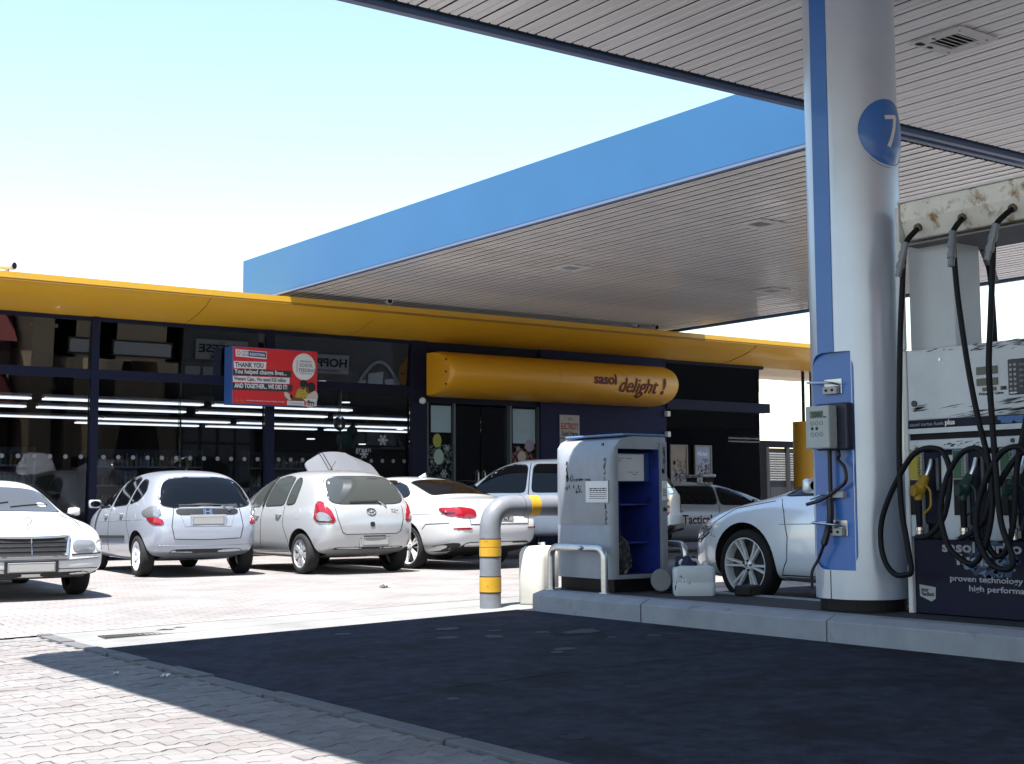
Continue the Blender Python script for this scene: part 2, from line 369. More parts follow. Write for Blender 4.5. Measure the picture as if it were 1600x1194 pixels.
# ================================================================ pump island
isl = thing('pump_island', None, None); tag(isl, kind='structure')
def inset(path, d):
    out = []
    for i, p in enumerate(path):
        ns = []
        for a, c in ((i-1, i), (i, i+1)):
            if a < 0 or c >= len(path): continue
            dx, dy = path[c][0]-path[a][0], path[c][1]-path[a][1]; q = math.hypot(dx, dy); ns.append((dy/q, -dx/q))
        nx = sum(q[0] for q in ns)/len(ns); ny = sum(q[1] for q in ns)/len(ns); s = 1/max(.3, nx*nx+ny*ny)
        out.append((p[0]+nx*d*s, p[1]+ny*d*s))
    return out
def kerb(path, cap0=True):
    prof = [(0, .02), (.004, .245), (.012, .255), (.10, .292), (.24, .294), (.24, .02)]
    b = MB(); rows = []
    for d, z in prof: rows.append([(x, y, z) for x, y in inset(path, d)])
    k = len(path); b.grid(rows); b.add([r[0] for r in rows], [tuple(range(len(rows)))]); b.add([r[-1] for r in rows], [tuple(range(len(rows)-1, -1, -1))])
    b.build('kerb_stone', KERB, isl)
ys = [-5, -2.5, .1, 2.55, 4.78, 6.86, 8.92]
for i in range(len(ys)-1):
    kerb([(7.78, ys[i]+.006), (7.78, ys[i+1]-.006)]); kerb([(9.10, ys[i+1]-.006), (9.10, ys[i]+.006)])
kerb([(7.78, 8.932), (7.78, 10.36), (7.86, 10.58), (8.10, 10.76), (8.435, 10.79)]); kerb([(8.445, 10.79), (8.78, 10.76), (9.02, 10.58), (9.10, 10.36), (9.10, 8.932)])
tp = [(7.99, -5), (8.89, -5), (8.89, 10.3), (8.78, 10.55), (8.1, 10.55), (7.99, 10.3)]
MB().prism(tp, .05, .286).build('island_top', TAR, isl)

# ================================================================ canopies
def canopy(name, label, x0, x1, y0, y1, zs, zt, mat, pitch=.2, gap=.02):
    t = thing(name, label, 'canopy', (x0, y0, zs)); X, Y = x1-x0, y1-y0
    def ring(nm, a, z0, z1, wd, mt):
        b = MB(); b.box(a, X-a, a, a+wd, z0, z1); b.box(a, X-a, Y-a-wd, Y-a, z0, z1); b.box(a, a+wd, a+wd, Y-a-wd, z0, z1); b.box(X-a-wd, X-a, a+wd, Y-a-wd, z0, z1); return b.build(nm, mt, t)
    ring('fascia', 0, .01, zt-zs, .09, FASB)
    ring('bottom_trim', .003, -.035, .009, .075, pm('canopy_trim', (.16, .22, .36), .45))
    ring('shadow_gap', .079, .02, .10, .15, GAP)
    MB().box(.09, X-.09, .09, Y-.09, .101, .16).build('deck', GAP, t)
    n = int((X-.44)/pitch); wd = (X-.44)/n; ln = Y-.40
    # one plank: two stepped ribs with raised edges
    prof = [(0, .003), (0, 0), (.008, -.004), (wd*.44, -.004), (wd*.47, .010), (wd*.53, .010), (wd*.56, -.004), (wd-gap-.008, -.004), (wd-gap, 0), (wd-gap, .003)]
    me = MB().grid([[(a, 0, z) for a, z in prof], [(a, ln, z) for a, z in prof]]).mesh('soffit_plank', mat)
    rg = random.Random(2)
    for i in range(n): link('soffit_plank', me, t, (.22+i*wd, .20, rg.uniform(-.0015, .0015)), (0, rg.uniform(-.006, .006), 0))
    return t
canopy('forecourt_canopy', 'near blue edged canopy over the pump with beige plank soffit, crossing the top right', 1.5, 14.7, -5, 9.48, 5.2, 5.82, SOFFIT, .2, .024)
canopy('forecourt_canopy', 'long blue fascia canopy reaching from the pump to above the shop roof', 11.74, 22.42, 9.56, 25.68, 5.2, 6.06, SOFFIT2, .2, .042)

def vent(x, y, z, label, broken):
    t = thing('canopy_light', label, 'ceiling light', (x, y, z), 0, 'square louvred lights in the canopy soffits'); W = pm('light_frame', (.80, .78, .76), .5, var=.1, vscale=8)
    b = MB(); 
    for a in ((-.27, .27, -.27, -.15), (-.27, .27, .15, .27), (-.27, -.16, -.15, .15), (.16, .27, -.15, .15)): b.box(*a, -.022, -.004)
    b.build('frame', W, t, bevel=.003, seg=1)
    MB().box(-.16, .16, -.15, .15, -.003, .0).build('recess', GAP, t)
    me = MB().box(-.155, .155, -.018, .018, -.003, .003).mesh('louvre', W)
    for i in range(5): link('louvre', me, t, (0, -.115+i*.0575, -.012), (.5, 0, 0))
    if broken:
        for px, py, s in ((-.20, .21, .07), (-.05, .215, .05), (-.215, .05, .03), (.215, .21, .018), (.2, -.2, .02), (.21, -.1, .012), (-.2, -.21, .015)):
            MB().prism([(px+s*math.cos(q)*random.uniform(.7, 1.1), py+s*.6*math.sin(q)*random.uniform(.7, 1.1)) for q in [2*PI*i/9 for i in range(9)]], -.0235, -.022).build('broken_hole', GAP, t)
    return t
vent(10.09, 7.26, 5.195, 'chipped square louvred light in the near canopy, right of the pillar', True)
vent(14.6, 13.95, 5.195, 'louvred light in the long canopy nearest the blue and silver pillar', False)
vent(14.65, 18.5, 5.195, 'louvred light in the long canopy midway along the blue fascia', False)
vent(19.53, 18.4, 5.195, 'louvred light in the long canopy nearest its far soffit edge', False)

# ================================================================ pillar 7
def bool_diff(me, cutters, keep_mat=True):
    o = bpy.data.objects.new('tmp', me); C.objects.link(o); tmp = [o]
    for i, c in enumerate(cutters):
        co = bpy.data.objects.new('cut', c); C.objects.link(co); tmp.append(co)
        md = o.modifiers.new('b%d' % i, 'BOOLEAN'); md.operation = 'DIFFERENCE'; md.solver = 'EXACT'; md.object = co; md.material_mode = 'TRANSFER' if keep_mat else 'INDEX'
    dg = bpy.context.evaluated_depsgraph_get(); dg.update(); r = bpy.data.meshes.new_from_object(o.evaluated_get(dg))
    for q in tmp: bpy.data.objects.remove(q)
    return r
PX, PY = 8.50, 7.11
pil = thing('canopy_pillar', 'round silver pillar with a blue stripe and a round number 7 sign', 'pillar', (PX, PY, .29))
def circ_cut(r, xc, n=64):
    pts = []
    for i in range(n):
        a = 2*PI*i/n; x, y = r*math.cos(a), r*math.sin(a)
        pts.append((max(x, xc), y))
    return pts
PSILV = pm('pillar_silver', (.42, .47, .56), .32, metal=.45, var=.05, vscale=2, bump=.02, bscale=6, k=1)
me = MB().prism(circ_cut(.36, -.345, 96), .09, 4.93).mesh('shaft', [PSILV, BLUE])
me.materials.clear(); me.materials.append(PSILV)
cutp = rrect(-.5, .195, .31, 1.985, .13, 6)   # y, z
cut = MB(); cut.add([(-.5, y, z) for y, z in cutp]+[(-.305, y, z) for y, z in cutp], [tuple(range(len(cutp)-1, -1, -1)), tuple(range(len(cutp), 2*len(cutp)))]+[(i, (i+1) % len(cutp), len(cutp)+(i+1) % len(cutp), len(cutp)+i) for i in range(len(cutp))])
sh = bool_diff(me, [cut.mesh('cut', BLUE)]); sh.shade_smooth(); sh.set_sharp_from_angle(angle=R(25))
link('shaft', sh, pil)
b = MB(); yz = rrect(-.21, .175, .325, 1.97, .115, 6)
b.add([(-.303, y, z) for y, z in yz]+[(-.297, y, z) for y, z in yz], [tuple(range(len(yz))), tuple(range(len(yz), 2*len(yz)))]+[(i, (i+1) % len(yz), len(yz)+(i+1) % len(yz), len(yz)+i) for i in range(len(yz))])
b.build('service_panel', BLUE, pil)
MB().box(-.351, -.340, -.062, .098, 1.985, 4.93).build('blue_stripe', BLUE, pil)
MB().prism(circ_cut(.33, -.32, 48), 0, .09).build('plinth', BLACK, pil)
MB().box(-.348, -.338, .02, .026, .09, .305).build('shaft_seam', GAP, pil)
# number disc wrapped on the shaft
def wrap(x, y, d): a = x/.36-PI/2; return ((.36+d)*math.cos(a), (.36+d)*math.sin(a), 3.70+y)
b = MB(); rows = []
for k in range(13):
    q = 1-k/12*.999; rows.append([wrap(.265*q*math.cos(2*PI*i/48), .265*q*math.sin(2*PI*i/48), .006+.032*(1-q**4)) for i in range(49)])
rows = [[wrap(.265*math.cos(2*PI*i/48), .265*math.sin(2*PI*i/48), -.004) for i in range(49)]]+rows
disc = b.grid(rows).build('number_disc', BLUE, pil, smooth=True)
rows = [[wrap(q*math.cos(2*PI*i/48), q*math.sin(2*PI*i/48), dd) for i in range(49)] for q, dd in ((.278, -.004), (.278, .012), (.264, .012), (.264, -.004))]
MB().grid(rows).build('disc_rim', PSILV, disc, smooth=True)
# the figure, drawn as a stroked 7
def stroke(pts, wd, d0, d1):
    b = MB()
    for (ax, ay), (bx, by) in zip(pts, pts[1:]):
        dx, dy = bx-ax, by-ay; q = math.hypot(dx, dy); nx, ny = -dy/q*wd/2, dx/q*wd/2; k = 5; rr = []
        for s in (-1, 1):
            for d in (d0, d1): rr.append([wrap(ax+dx*i/k+nx*s, ay+dy*i/k+ny*s, d) for i in range(k+1)])
        b.grid([rr[0], rr[1], rr[3], rr[2], rr[0]])
    return b
stroke([(-.062, .105), (.05, .125)], .03, .03, .041).build('digit', WHITEINK, disc)
stroke([(.043, .13), (.035, .04), (.0, -.06), (-.03, -.125)], .03, .03, .0415).build('digit', WHITEINK, disc)
# ================================================================ shop
def wb(b, name, mats, parent=None, **kw):
    """build from world coordinates under an Empty that is not rotated"""
    o = b.build(name, mats, parent, **kw)
    if parent and parent.type == 'EMPTY': o.location = -parent.location
    return o
def wt(o, parent):
    if parent.type == 'EMPTY': o.location = -parent.location
    return o
FY = 25.0
GLASS = glass_mat('shop_glass', (.42, .45, .50), 1.95); GLASS2 = glass_mat('shop_glass_lower', (.62, .65, .70), 1.36)
store = thing('convenience_store', 'glass fronted shop with dark navy frames and a yellow overhanging fascia', 'shop', (12, FY, .08))
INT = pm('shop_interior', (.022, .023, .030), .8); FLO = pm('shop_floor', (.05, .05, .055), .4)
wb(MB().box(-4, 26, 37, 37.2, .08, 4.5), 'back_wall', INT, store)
wb(MB().box(-4.2, -4, FY, 37.2, .08, 4.5), 'side_wall', NAVY, store)
wb(MB().box(-4, 26, FY+.1, 37, .02, .085), 'floor', FLO, store)
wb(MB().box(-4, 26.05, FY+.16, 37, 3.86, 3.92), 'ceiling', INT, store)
wb(MB().box(-4.2, 26.1, 24.2, 37.2, 4.99, 5.05), 'roof', pm('roof_sheet', (.3, .3, .3), .6), store)
wb(MB().box(-4, 26.1, FY+.1, FY+.2, 3.92, 4.98), 'bulkhead', INT, store)
# yellow fascia in sections
prof = [(23.60, 5.07), (23.60, 4.965), (23.63, 4.955), (23.66, 4.935), (23.95, 4.80), (24.30, 4.695), (24.65, 4.62), (25.03, 4.565)]
xs = [-4.2, -.6, 3.0, 6.6, 10.2, 13.8, 17.4, 21.0, 24.6, 28.2, 30.4]
for a, c in zip(xs, xs[1:]):
    b = MB(); n = 8; b.grid([[(a+.001+(c-a-.002)*i/n, y, z+.006*math.sin(a*3+i*1.7)*(1 if 2 < j < 7 else 0)) for i in range(n+1)] for j, (y, z) in enumerate(prof)])
    b.grid([[(a+.004, 23.60, 5.07), (c-.004, 23.60, 5.07)], [(a+.004, 23.9, 5.10), (c-.004, 23.9, 5.10)], [(a+.004, 25.6, 5.06), (c-.004, 25.6, 5.06)]])
    wb(b, 'fascia_panel', YEL, store, smooth=True)
wb(MB().box(-4.2, 30.4, 23.605, 23.64, 4.92, 5.06), 'fascia_backing', pm('fascia_under', (.35, .17, .01), .6), store)
# wing beyond the end of the shop
b = MB(); b.grid([[(26.12, 25.04, 4.564), (30.4, 25.04, 4.564)], [(26.12, 26.4, 4.53), (30.4, 26.4, 4.53)], [(26.12, 27.8, 4.60), (30.4, 27.8, 4.60)]]); b.box(26.12, 30.4, 25.1, 27.8, 4.66, 4.9)
wb(b, 'wing_soffit', YEL, store)
# frames
RAKE = R(3.2)
def pane(x0, x1, z0, z1):
    """glass leaning slightly outward at the top"""
    M = Matrix.Translation((0, FY, (z0+z1)/2)) @ Matrix.Rotation(0 if x0 > 20 and z0 < 1 else R(1.2) if z0 < 1 else RAKE, 4, 'X'); h = (z1-z0)/2
    return wb(MB().box(x0, x1, -.006, .006, -h, h, M), 'window_pane', GLASS2 if z0 < 1 else GLASS, store)
mull = [(1.33, 1.47), (4.86, 5.0), (8.39, 8.53), (11.92, 12.10), (15.32, 15.71)]
for a, c in mull: wb(MB().box(a, c, FY-.10, FY+.10, .08, 4.60), 'mullion', DNAVY, store, bevel=.006, seg=1)
for a, c in ((-4, 1.33), (1.47, 4.86), (5.0, 8.39), (8.53, 11.92), (12.10, 15.32)):
    wb(MB().box(a, c, FY-.08, FY+.08, 3.43, 3.60), 'transom', DNAVY, store); wb(MB().box(a, c, FY-.08, FY+.08, .08, .20), 'bottom_rail', DNAVY, store)
    wb(MB().box(a, c, FY-.07, FY+.09, 4.50, 4.66), 'head_rail', DNAVY, store)
    pane(a+.01, c-.01, 3.60, 4.50)
    mid = a+(c-a)*.485
    pane(a+.01, mid-.006, .20, 3.43); pane(mid+.006, c-.01, .20, 3.43)
    wb(MB().box(mid-.02, mid+.02, FY+.02, FY+.10, .2, 3.43), 'glass_fin', glass_mat('fin_glass', (.7, .75, .75), 1.5), store)
# entrance
wb(MB().box(15.71, 18.76, FY-.06, FY+.10, 3.26, 4.62), 'door_head', DNAVY, store)
for a, c in ((15.76, 16.42), (17.98, 18.72)):
    for p, q in ((a-.05, a), (c, c+.04)): wb(MB().box(p, q, FY-.07, FY+.07, .08, 3.26), 'door_frame', pm('alu_frame', (.09, .11, .13), .4, metal=.4), store)
    wb(MB().box(a, c, FY-.006, FY+.006, .1, 3.26), 'window_pane', GLASS, store)
for a, c in ((16.46, 17.19), (17.21, 17.94)):
    d = wb(MB().box(a, c, FY+.05, FY+.062, .1, 3.22), 'sliding_door', GLASS, store)
    xx = c-.08 if a < 17 else a+.08
    o = MB().tube([(xx, FY+.05, .9), (xx, FY+.0, .95), (xx, FY+.0, 1.75), (xx, FY+.05, 1.8)], .014, 8).build('handle', STEEL, d)
# navy wall right of the door
wb(MB().box(18.76, 22.62, FY-.12, FY+.1, .08, 4.60), 'navy_wall', NAVY, store)
# glazing at the right-hand end
for z0, z1 in ((.2, 2.9), (3.62, 4.50)):
    pane(22.66, 25.98, z0, z1)
wb(MB().box(22.62, 26.22, FY-.16, FY+.12, 3.36, 3.60), 'transom', DNAVY, store); wb(MB().box(22.66, 25.98, FY-.006, FY+.006, 2.91, 3.36), 'window_pane', GLASS, store)
wb(MB().box(22.62, 26.1, FY-.07, FY+.09, 4.50, 4.66), 'head_rail', DNAVY, store); wb(MB().box(22.62, 26.1, FY-.08, FY+.08, .08, .20), 'bottom_rail', DNAVY, store)
for z0, z1 in ((1.2, 3.34), (3.62, 4.5)): wb(MB().box(26.02, 26.034, FY+.05, FY+1.2, z0, z1), 'end_pane', GLASS, store)
wb(MB().box(26.0, 26.06, FY+1.2, 37.2, .08, 4.9), 'end_wall', NAVY, store); wb(MB().box(26.0, 26.06, FY+.05, FY+1.2, .08, 1.2), 'end_sill', NAVY, store)
# white dots and stickers on the panes
b0 = MB().cyl((0, 0, 0), (0, -.0012, 0), .042, 14).mesh('glass_dot', pm('etched_film', (.22, .22, .23), .8))
for a, c in ((1.47, 4.86), (5.0, 8.39), (8.53, 11.92), (12.10, 15.32)):
    n = 12
    for i in range(n): o = link('glass_dot', b0, store); o.location = Vector((a+.14+(c-a-.28)*i/(n-1), FY-.0125, 1.98))-store.location
for a, c in ((15.76, 16.42), (17.98, 18.72)):
    for i in range(3): o = link('glass_dot', b0, store); o.location = Vector((a+.12+(c-a-.24)*i/2, FY-.0065, 1.98))-store.location
def flake(x, z, r):
    b = MB(); off = .008 if x > 15.7 else .010+.021*(z-1.815)
    for k in range(3):
        M = Matrix.Translation((x, FY-off, z)) @ Matrix.Rotation(PI*k/3, 4, 'Y'); b.box(-r, r, -.0006-.0003*k, .0006, -r*.13, r*.13, M)
        for s in (-1, 1):
            for t in (-1, 1): b.box(0, r*.35, -.0006-.0003*k, .0006, -r*.07, r*.07, M @ Matrix.Translation((s*r*.55, 0, 0)) @ Matrix.Rotation(t*R(55)+(PI if s < 0 else 0), 4, 'Y'))
    wb(b, 'snowflake_sticker', pm('white_film', (.42, .42, .44), .8), store)
flake(14.65, 2.42, .12); flake(14.20, 2.12, .10); flake(16.28, 2.28, .07); flake(16.2, 1.72, .09); flake(18.2, 2.3, .06); flake(18.35, 2.72, .09)
o = text('sticker_lettering', 'green', .16, frame((14.0, FY-.020, 2.16), (1, 0, 0), (0, 0, 1)), MATS['white_film'], store); wt(o, store)
# banners on the door side-lights: pale blue film, balloons and greenery printed on them
FILM = pm('pale_blue_film', (.30, .42, .48), .5, var=.05, vscale=2)
for x0, x1, z0, z1 in ((15.86, 16.38, 2.62, 3.20), (18.05, 18.68, 2.42, 3.20)):
    wb(MB().box(x0, x1, FY-.0085, FY-.007, z0, z1), 'window_film', FILM, store)
def printdisc(x, z, rx, rz, mat, d=.0095, k=20): 
    wb(MB().add([(x+rx*math.cos(2*PI*i/k), FY-d, z+rz*math.sin(2*PI*i/k)) for i in range(k)]+[(x+rx*math.cos(2*PI*i/k), FY-.0065, z+rz*math.sin(2*PI*i/k)) for i in range(k)], [tuple(range(k))]+[(i, k+i, k+(i+1) % k, (i+1) % k) for i in range(k)]), 'printed_balloon', mat, store)
printdisc(16.02, 2.44, .11, .15, pm('balloon_yellow', (.36, .36, .05), .6)); printdisc(16.06, 2.09, .13, .17, pm('balloon_mint', (.34, .46, .40), .6))
printdisc(18.52, 2.38, .13, .14, pm('balloon_lilac', (.32, .24, .34), .6)); printdisc(18.3, 2.12, .12, .13, pm('balloon_peach', (.50, .42, .36), .6)); 
rg = random.Random(4)
for (cx_, cz_, w_, h_, cols, n) in ((16.10, 1.95, .29, .42, ((.03, .06, .045), (.05, .085, .07), (.12, .17, .15)), 70), (18.36, 2.16, .31, .18, ((.28, .08, .07), (.33, .13, .10), (.20, .06, .09)), 30)):
    for ci, col in enumerate(cols):
        b = MB()
        for i in range(n):
            x = cx_+rg.uniform(-w_, w_); z = cz_+rg.uniform(-h_, h_); a = rg.uniform(0, PI); r = rg.uniform(.03, .07); M = Matrix.Translation((x, FY-.0072-.0004*ci, z)) @ Matrix.Rotation(a, 4, 'Y')
            b.add([M @ Vector(p) for p in ((-r, 0, 0), (0, 0, -r*.3), (r, 0, 0), (0, 0, r*.3))], [(0, 1, 2, 3)])
        o = wb(b, 'printed_foliage', pm('print_%d_%d' % (int(cx_), ci), col, .7), store, recalc=False); tag(o, kind='stuff')
# green balloons and wreath inside the third bay
for bx, bz, r, c_ in ((14.02, 2.42, .17, (.05, .22, .15)), (13.9, 2.78, .13, (.10, .12, .10)), (14.2, 2.6, .12, (.03, .12, .08))):
    b = MB().sphere((bx, FY+.5, bz), r, 18, 12, (1, 1, 1.2)); b.cyl((bx, FY+.5, bz-r*1.2-.03), (bx, FY+.5, bz-r*1.15), .02, 8, .005); o = b.build('balloon', pm('balloon_%.2f' % bz, c_, .3), smooth=True)
    tag(o, {2.42: 'larger green balloon behind the shop window right of the red billboard', 2.78: 'grey green balloon topmost behind the shop window', 2.6: 'small dark green balloon behind the shop window between two others'}[bz], 'balloon', 'balloons behind the shop window')
# ceiling battens inside the shop
TUBE = pm('lit_tube', (.9, .9, .9), .5, emit=(1, .98, .95), estr=.8)
tubem = MB().cyl((0, 0, 0), (3.3, 0, 0), .02, 10).mesh('tube', TUBE); bodym = MB().box(0, 3.3, -.11, .11, .035, .09).mesh('body', WHITE)
rows = [(27.0, [4.6, 8.15, 11.7]), (29.4, [5.2, 8.75, 12.35, 15.9]), (32.8, [8.0, 11.35, 14.9, 18.4]), (34.7, [11.3, 14.85, 18.45])]
ordn = ['first', 'second', 'third', 'fourth']
for ri, (y, xl) in enumerate(rows):
    for xi, x in enumerate(xl):
        t = thing('strip_light', 'twin tube strip light in the %s row behind the shop glass, %s from the left' % (ordn[ri], ordn[xi]), 'strip light', (x, y, 3.17), 0, 'lit strip lights under the shop ceiling')
        link('body', bodym, t)
        for s in (-.07, .07): link('tube', tubem, t, (0, s, 0))
        MB().cyl((.4, 0, .09), (.4, 0, .69), .006, 6).build('hanger', BLACK, t); MB().cyl((2.9, 0, .09), (2.9, 0, .69), .006, 6).build('hanger', BLACK, t)
dm = MB().cyl((0, 0, 0), (0, 0, .02), .09, 16).mesh('diffuser', TUBE)
for x, y, z, i in ((16.9, 27, 3.0, 0), (17.45, 28, 2.75, 1), (18.1, 30, 2.95, 2), (17.0, 30, 2.55, 3), (14.6, 26.5, 3.3, 4), (13.9, 26.3, 3.72, 5), (14.0, 27, 2.5, 6)):
    o = link('downlight', dm, None, (x, y, z)); tag(o, 'small lit lamp glimpsed through the glass, %s' % ['highest in the doorway', 'middle one in the doorway', 'nearest the right side light of the entrance', 'lowest in the doorway', 'left of the entrance, above the strip lights', 'above the transom near the billboard', 'low beside the green balloons'][i], 'lamp')
# shelves with bottles
def shelf(x, y, lab, seed, wd=2.4):
    t = thing('shelf_unit', lab, 'shelf', (x, y, .09)); S = pm('shelf_grey', (.10, .10, .11), .5); rg = random.Random(seed)
    MB().box(0, wd, .40, .44, 0, 2.1).build('back_panel', S, t)
    for xx in (0, wd-.04): MB().box(xx, xx+.04, 0, .40, 0, 2.1).build('side_panel', S, t)
    sm = MB().box(.04, wd-.04, 0, .40, 0, .03).mesh('shelf_board', pm('shelf_edge', (.4, .4, .4), .5))
    cols = [pm('bottle_%d' % i, c, .3) for i, c in enumerate(((.02, .03, .05), (.18, .05, .03), (.3, .3, .32), (.03, .10, .05), (.35, .25, .05)))]
    for k, z in enumerate((.25, .62, .99, 1.36, 1.73)):
        sb = link('shelf_board', sm, t, (0, 0, z)); b = MB(); x_ = .09
        while x_ < wd-.1:
            h = rg.uniform(.18, .27); b.m = rg.randrange(5); M = Matrix.Translation((x_, rg.uniform(.06, .1), .031)); b.lathe([(.001, 0), (.035, 0), (.035, h*.62), (.013, h*.78), (.013, h), (.001, h)], M, 8); x_ += rg.uniform(.075, .1)
        tag(b.build('bottles', cols, sb), kind='stuff')
shelf(5.3, 25.9, 'grey shelf of bottles behind the first bay of shop glass, nearest the left edge', 1); shelf(8.7, 26.1, 'grey shelf of bottles behind the glass beside the blue-grey hatchback', 2); shelf(12.2, 26.3, 'grey shelf of goods behind the glass left of the entrance', 3)

# ---------------------------------------------------------------- bulging yellow sign
sg = thing('shop_sign', 'bulging yellow sign reading sasol delight! above the shop entrance', 'sign', (18.90, 24.88, 3.86))
def sprof(s=1): 
    pts = []
    for i in range(25):
        a = -PI/2+PI*i/24; pts.append((-math.copysign(abs(math.cos(a))**.75, 1)*1.02*s, .485*math.sin(a)*s))
    return pts
b = MB(); x0, x1 = -3.22, 3.28; xsn = [x0, x0+.03, x0+.12, -.2, 0, x1-.12, x1-.03, x1]
rows = []
for x in xsn:
    e = min(x-x0, x1-x); s = 1-.10*max(0, 1-e/.12)**2
    rows.append([(x, y*s, z*(1-.06*max(0, 1-e/.12)**2)) for y, z in sprof()])
b.grid(rows); k = 25
b.add(rows[0], [tuple(range(k))]); b.add(rows[-1], [tuple(range(k-1, -1, -1))]); b.add([rows[0][0], rows[0][-1], rows[-1][-1], rows[-1][0]], [(0, 1, 2, 3)])
SY = pm('sign_yellow', (.76, .36, .012), .42, coat=.2, var=.03, vscale=1)
body = b.build('sign_body', SY, sg, smooth=True, ang=40)
MB().grid([[(-.35, y*1.002, z*1.002) for y, z in sprof()], [(-.343, y*1.002, z*1.002) for y, z in sprof()]]).build('joint', pm('sign_joint', (.25, .1, .005), .6), sg)
for z in (.26, 0, -.26): MB().box(-3.235, -3.10, -.80, -.74, z-.02, z+.02).build('clip', GAP, sg, bevel=.01)
def on_sign(st, x, z, size, wid, bold, shear, mat):
    """lettering bent to the bulge of the sign"""
    o = text('lettering', st, size, Matrix.Identity(4), mat, sg, ext=.004, bold=bold, shear=shear)
    me = o.data; bq = bmesh.new(); bq.from_mesh(me)
    for k in range(-14, 30): bmesh.ops.bisect_plane(bq, geom=bq.verts[:]+bq.edges[:]+bq.faces[:], plane_co=(0, k*.025, 0), plane_no=(0, 1, 0), dist=1e-5)
    bmesh.ops.triangulate(bq, faces=bq.faces[:]); bq.to_mesh(me); bq.free()
    xs_ = [v.co.x for v in me.vertices]; s = wid/(max(xs_)-min(xs_)); xm = min(xs_)
    for v in me.vertices:
        lx, ly, lz = v.co; q = max(-1, min(1, (z+ly)/.485)); ca = max(.05, math.cos(math.asin(q))); yy = -1.02*ca**.75
        nr = Vector((-.485*ca, 1.02*.75*ca**-.25*q, 0)).normalized(); dd = .016 if lz > 0 else .006
        v.co = (x+(lx-xm)*s, yy+nr.x*dd, z+ly+nr.y*dd)
    return o
on_sign('sasol', .62, -.09, .33, .66, .006, .0, MAROON)
on_sign('delight', 1.40, -.24, .46, 1.16, .002, .18, MAROON); on_sign('!', 2.70, -.24, .50, .10, .012, .12, MAROON)

# ---------------------------------------------------------------- red billboard
bb = thing('billboard', 'red THANK YOU billboard with a blue edge hung on the shop front', 'billboard', (11.02, 24.55, 3.03))
W, H = 1.85, 1.13
MB().box(0, W, .004, .38, 0, H).build('case', pm('billboard_blue', (.03, .11, .36), .5), bb, bevel=.01)
RED = pm('billboard_red', (.62, .015, .02), .5)
MB().box(.012, W-.012, -.002, .004, .012, H-.012).build('face', RED, bb)
def fr(x, z, d=.0045, rot=0): return Matrix.Translation((x, -d, z)) @ Matrix(((1, 0, 0, 0), (0, 0, -1, 0), (0, 1, 0, 0), (0, 0, 0, 1))) @ Matrix.Rotation(rot, 4, 'Z')
def slip(x0, x1, z0, z1, mat, d=.0035, sk=.012, nm='text_strip'):
    MB().add([(x0, -d, z0), (x1, -d, z0+sk), (x1+.008, -d, z1+sk), (x0-.006, -d, z1-.004), (x0, 0, z0), (x1, 0, z0+sk), (x1+.008, 0, z1+sk), (x0-.006, 0, z1-.004)], [(0, 1, 2, 3), (4, 7, 6, 5), (0, 4, 5, 1), (1, 5, 6, 2), (2, 6, 7, 3), (3, 7, 4, 0)]).build(nm, mat, bb)
WF = pm('billboard_white', (.72, .72, .72), .6); KF = pm('billboard_black', (.025, .025, .028), .6); NF = pm('billboard_navy', (.03, .05, .15), .6)
slip(.07, .72, .93, 1.075, WF, .003, -.02); slip(.34, .71, .945, 1.055, NF, .0045, -.012)
text('lettering', 'RADIOTHON', .075, fr(.36, .968, .005, -.03), WF, bb, wid=.32, bold=.002)
text('lettering', 'KFM', .05, fr(.20, 1.012, .005, -.03), NF, bb, wid=.12); text('lettering', '2020', .06, fr(.19, .952, .005, -.03), NF, bb, wid=.14)
b = MB()
for q in range(5): b.add([(.13+.045*math.cos(a)*s, -.0045, 1.0+.06*math.sin(a)*s) for a, s in ((q*1.256, .2), (q*1.256+.5, 1), (q*1.256-.5, 1))], [(0, 1, 2)])
b.build('logo_star', pm('billboard_orange', (.7, .22, .02), .6), bb)
slip(.035, .71, .70, .84, WF); text('lettering', 'THANK YOU', .13, fr(.06, .725, .005, .02), KF, bb, wid=.60, bold=.004)
slip(.02, 1.26, .565, .69, KF); text('lettering', 'You helped change lives...', .125, fr(.045, .60, .005, .01), WF, bb, wid=1.12, bold=.0025)
slip(.02, 1.22, .43, .55, WF); text('lettering', 'Western Cape... We raised R20 million', .105, fr(.04, .462, .005, .01), KF, bb, wid=1.11, bold=.0025)
slip(.01, 1.29, .275, .415, KF); text('lettering', 'AND TOGETHER... WE DID IT!', .12, fr(.05, .32, .005, .01), WF, bb, wid=1.13, bold=.0035)
def ell(x, z, rx, rz, mat, d, nm, k=28, rot=0): 
    ps = [(x+rx*math.cos(a)*math.cos(rot)-rz*math.sin(a)*math.sin(rot), z+rx*math.cos(a)*math.sin(rot)+rz*math.sin(a)*math.cos(rot)) for a in [2*PI*i/k for i in range(k)]]
    MB().add([(p, -d, q) for p, q in ps]+[(p, -.001, q) for p, q in ps], [tuple(range(k))]+[(i, k+i, k+(i+1) % k, (i+1) % k) for i in range(k)]).build(nm, mat, bb)
ell(1.545, .80, .255, .27, WF, .0030, 'speech_bubble')
text('lettering', 'SCHOOL', .10, fr(1.44, .80, .005), KF, bb, wid=.30); text('lettering', 'FEEDING', .10, fr(1.43, .70, .005), KF, bb, wid=.36); text('lettering', 'PENINSULA', .05, fr(1.45, .895, .005), KF, bb, wid=.26); text('lettering', 'INITIATIVE', .035, fr(1.45, .655, .005), KF, bb, wid=.26)
MB().box(1.385, 1.395, -.004, -.001, .68, .93).build('logo_bar', KF, bb); MB().box(1.383, 1.397, -.0045, -.001, .68, .80).build('logo_bar', RED, bb)
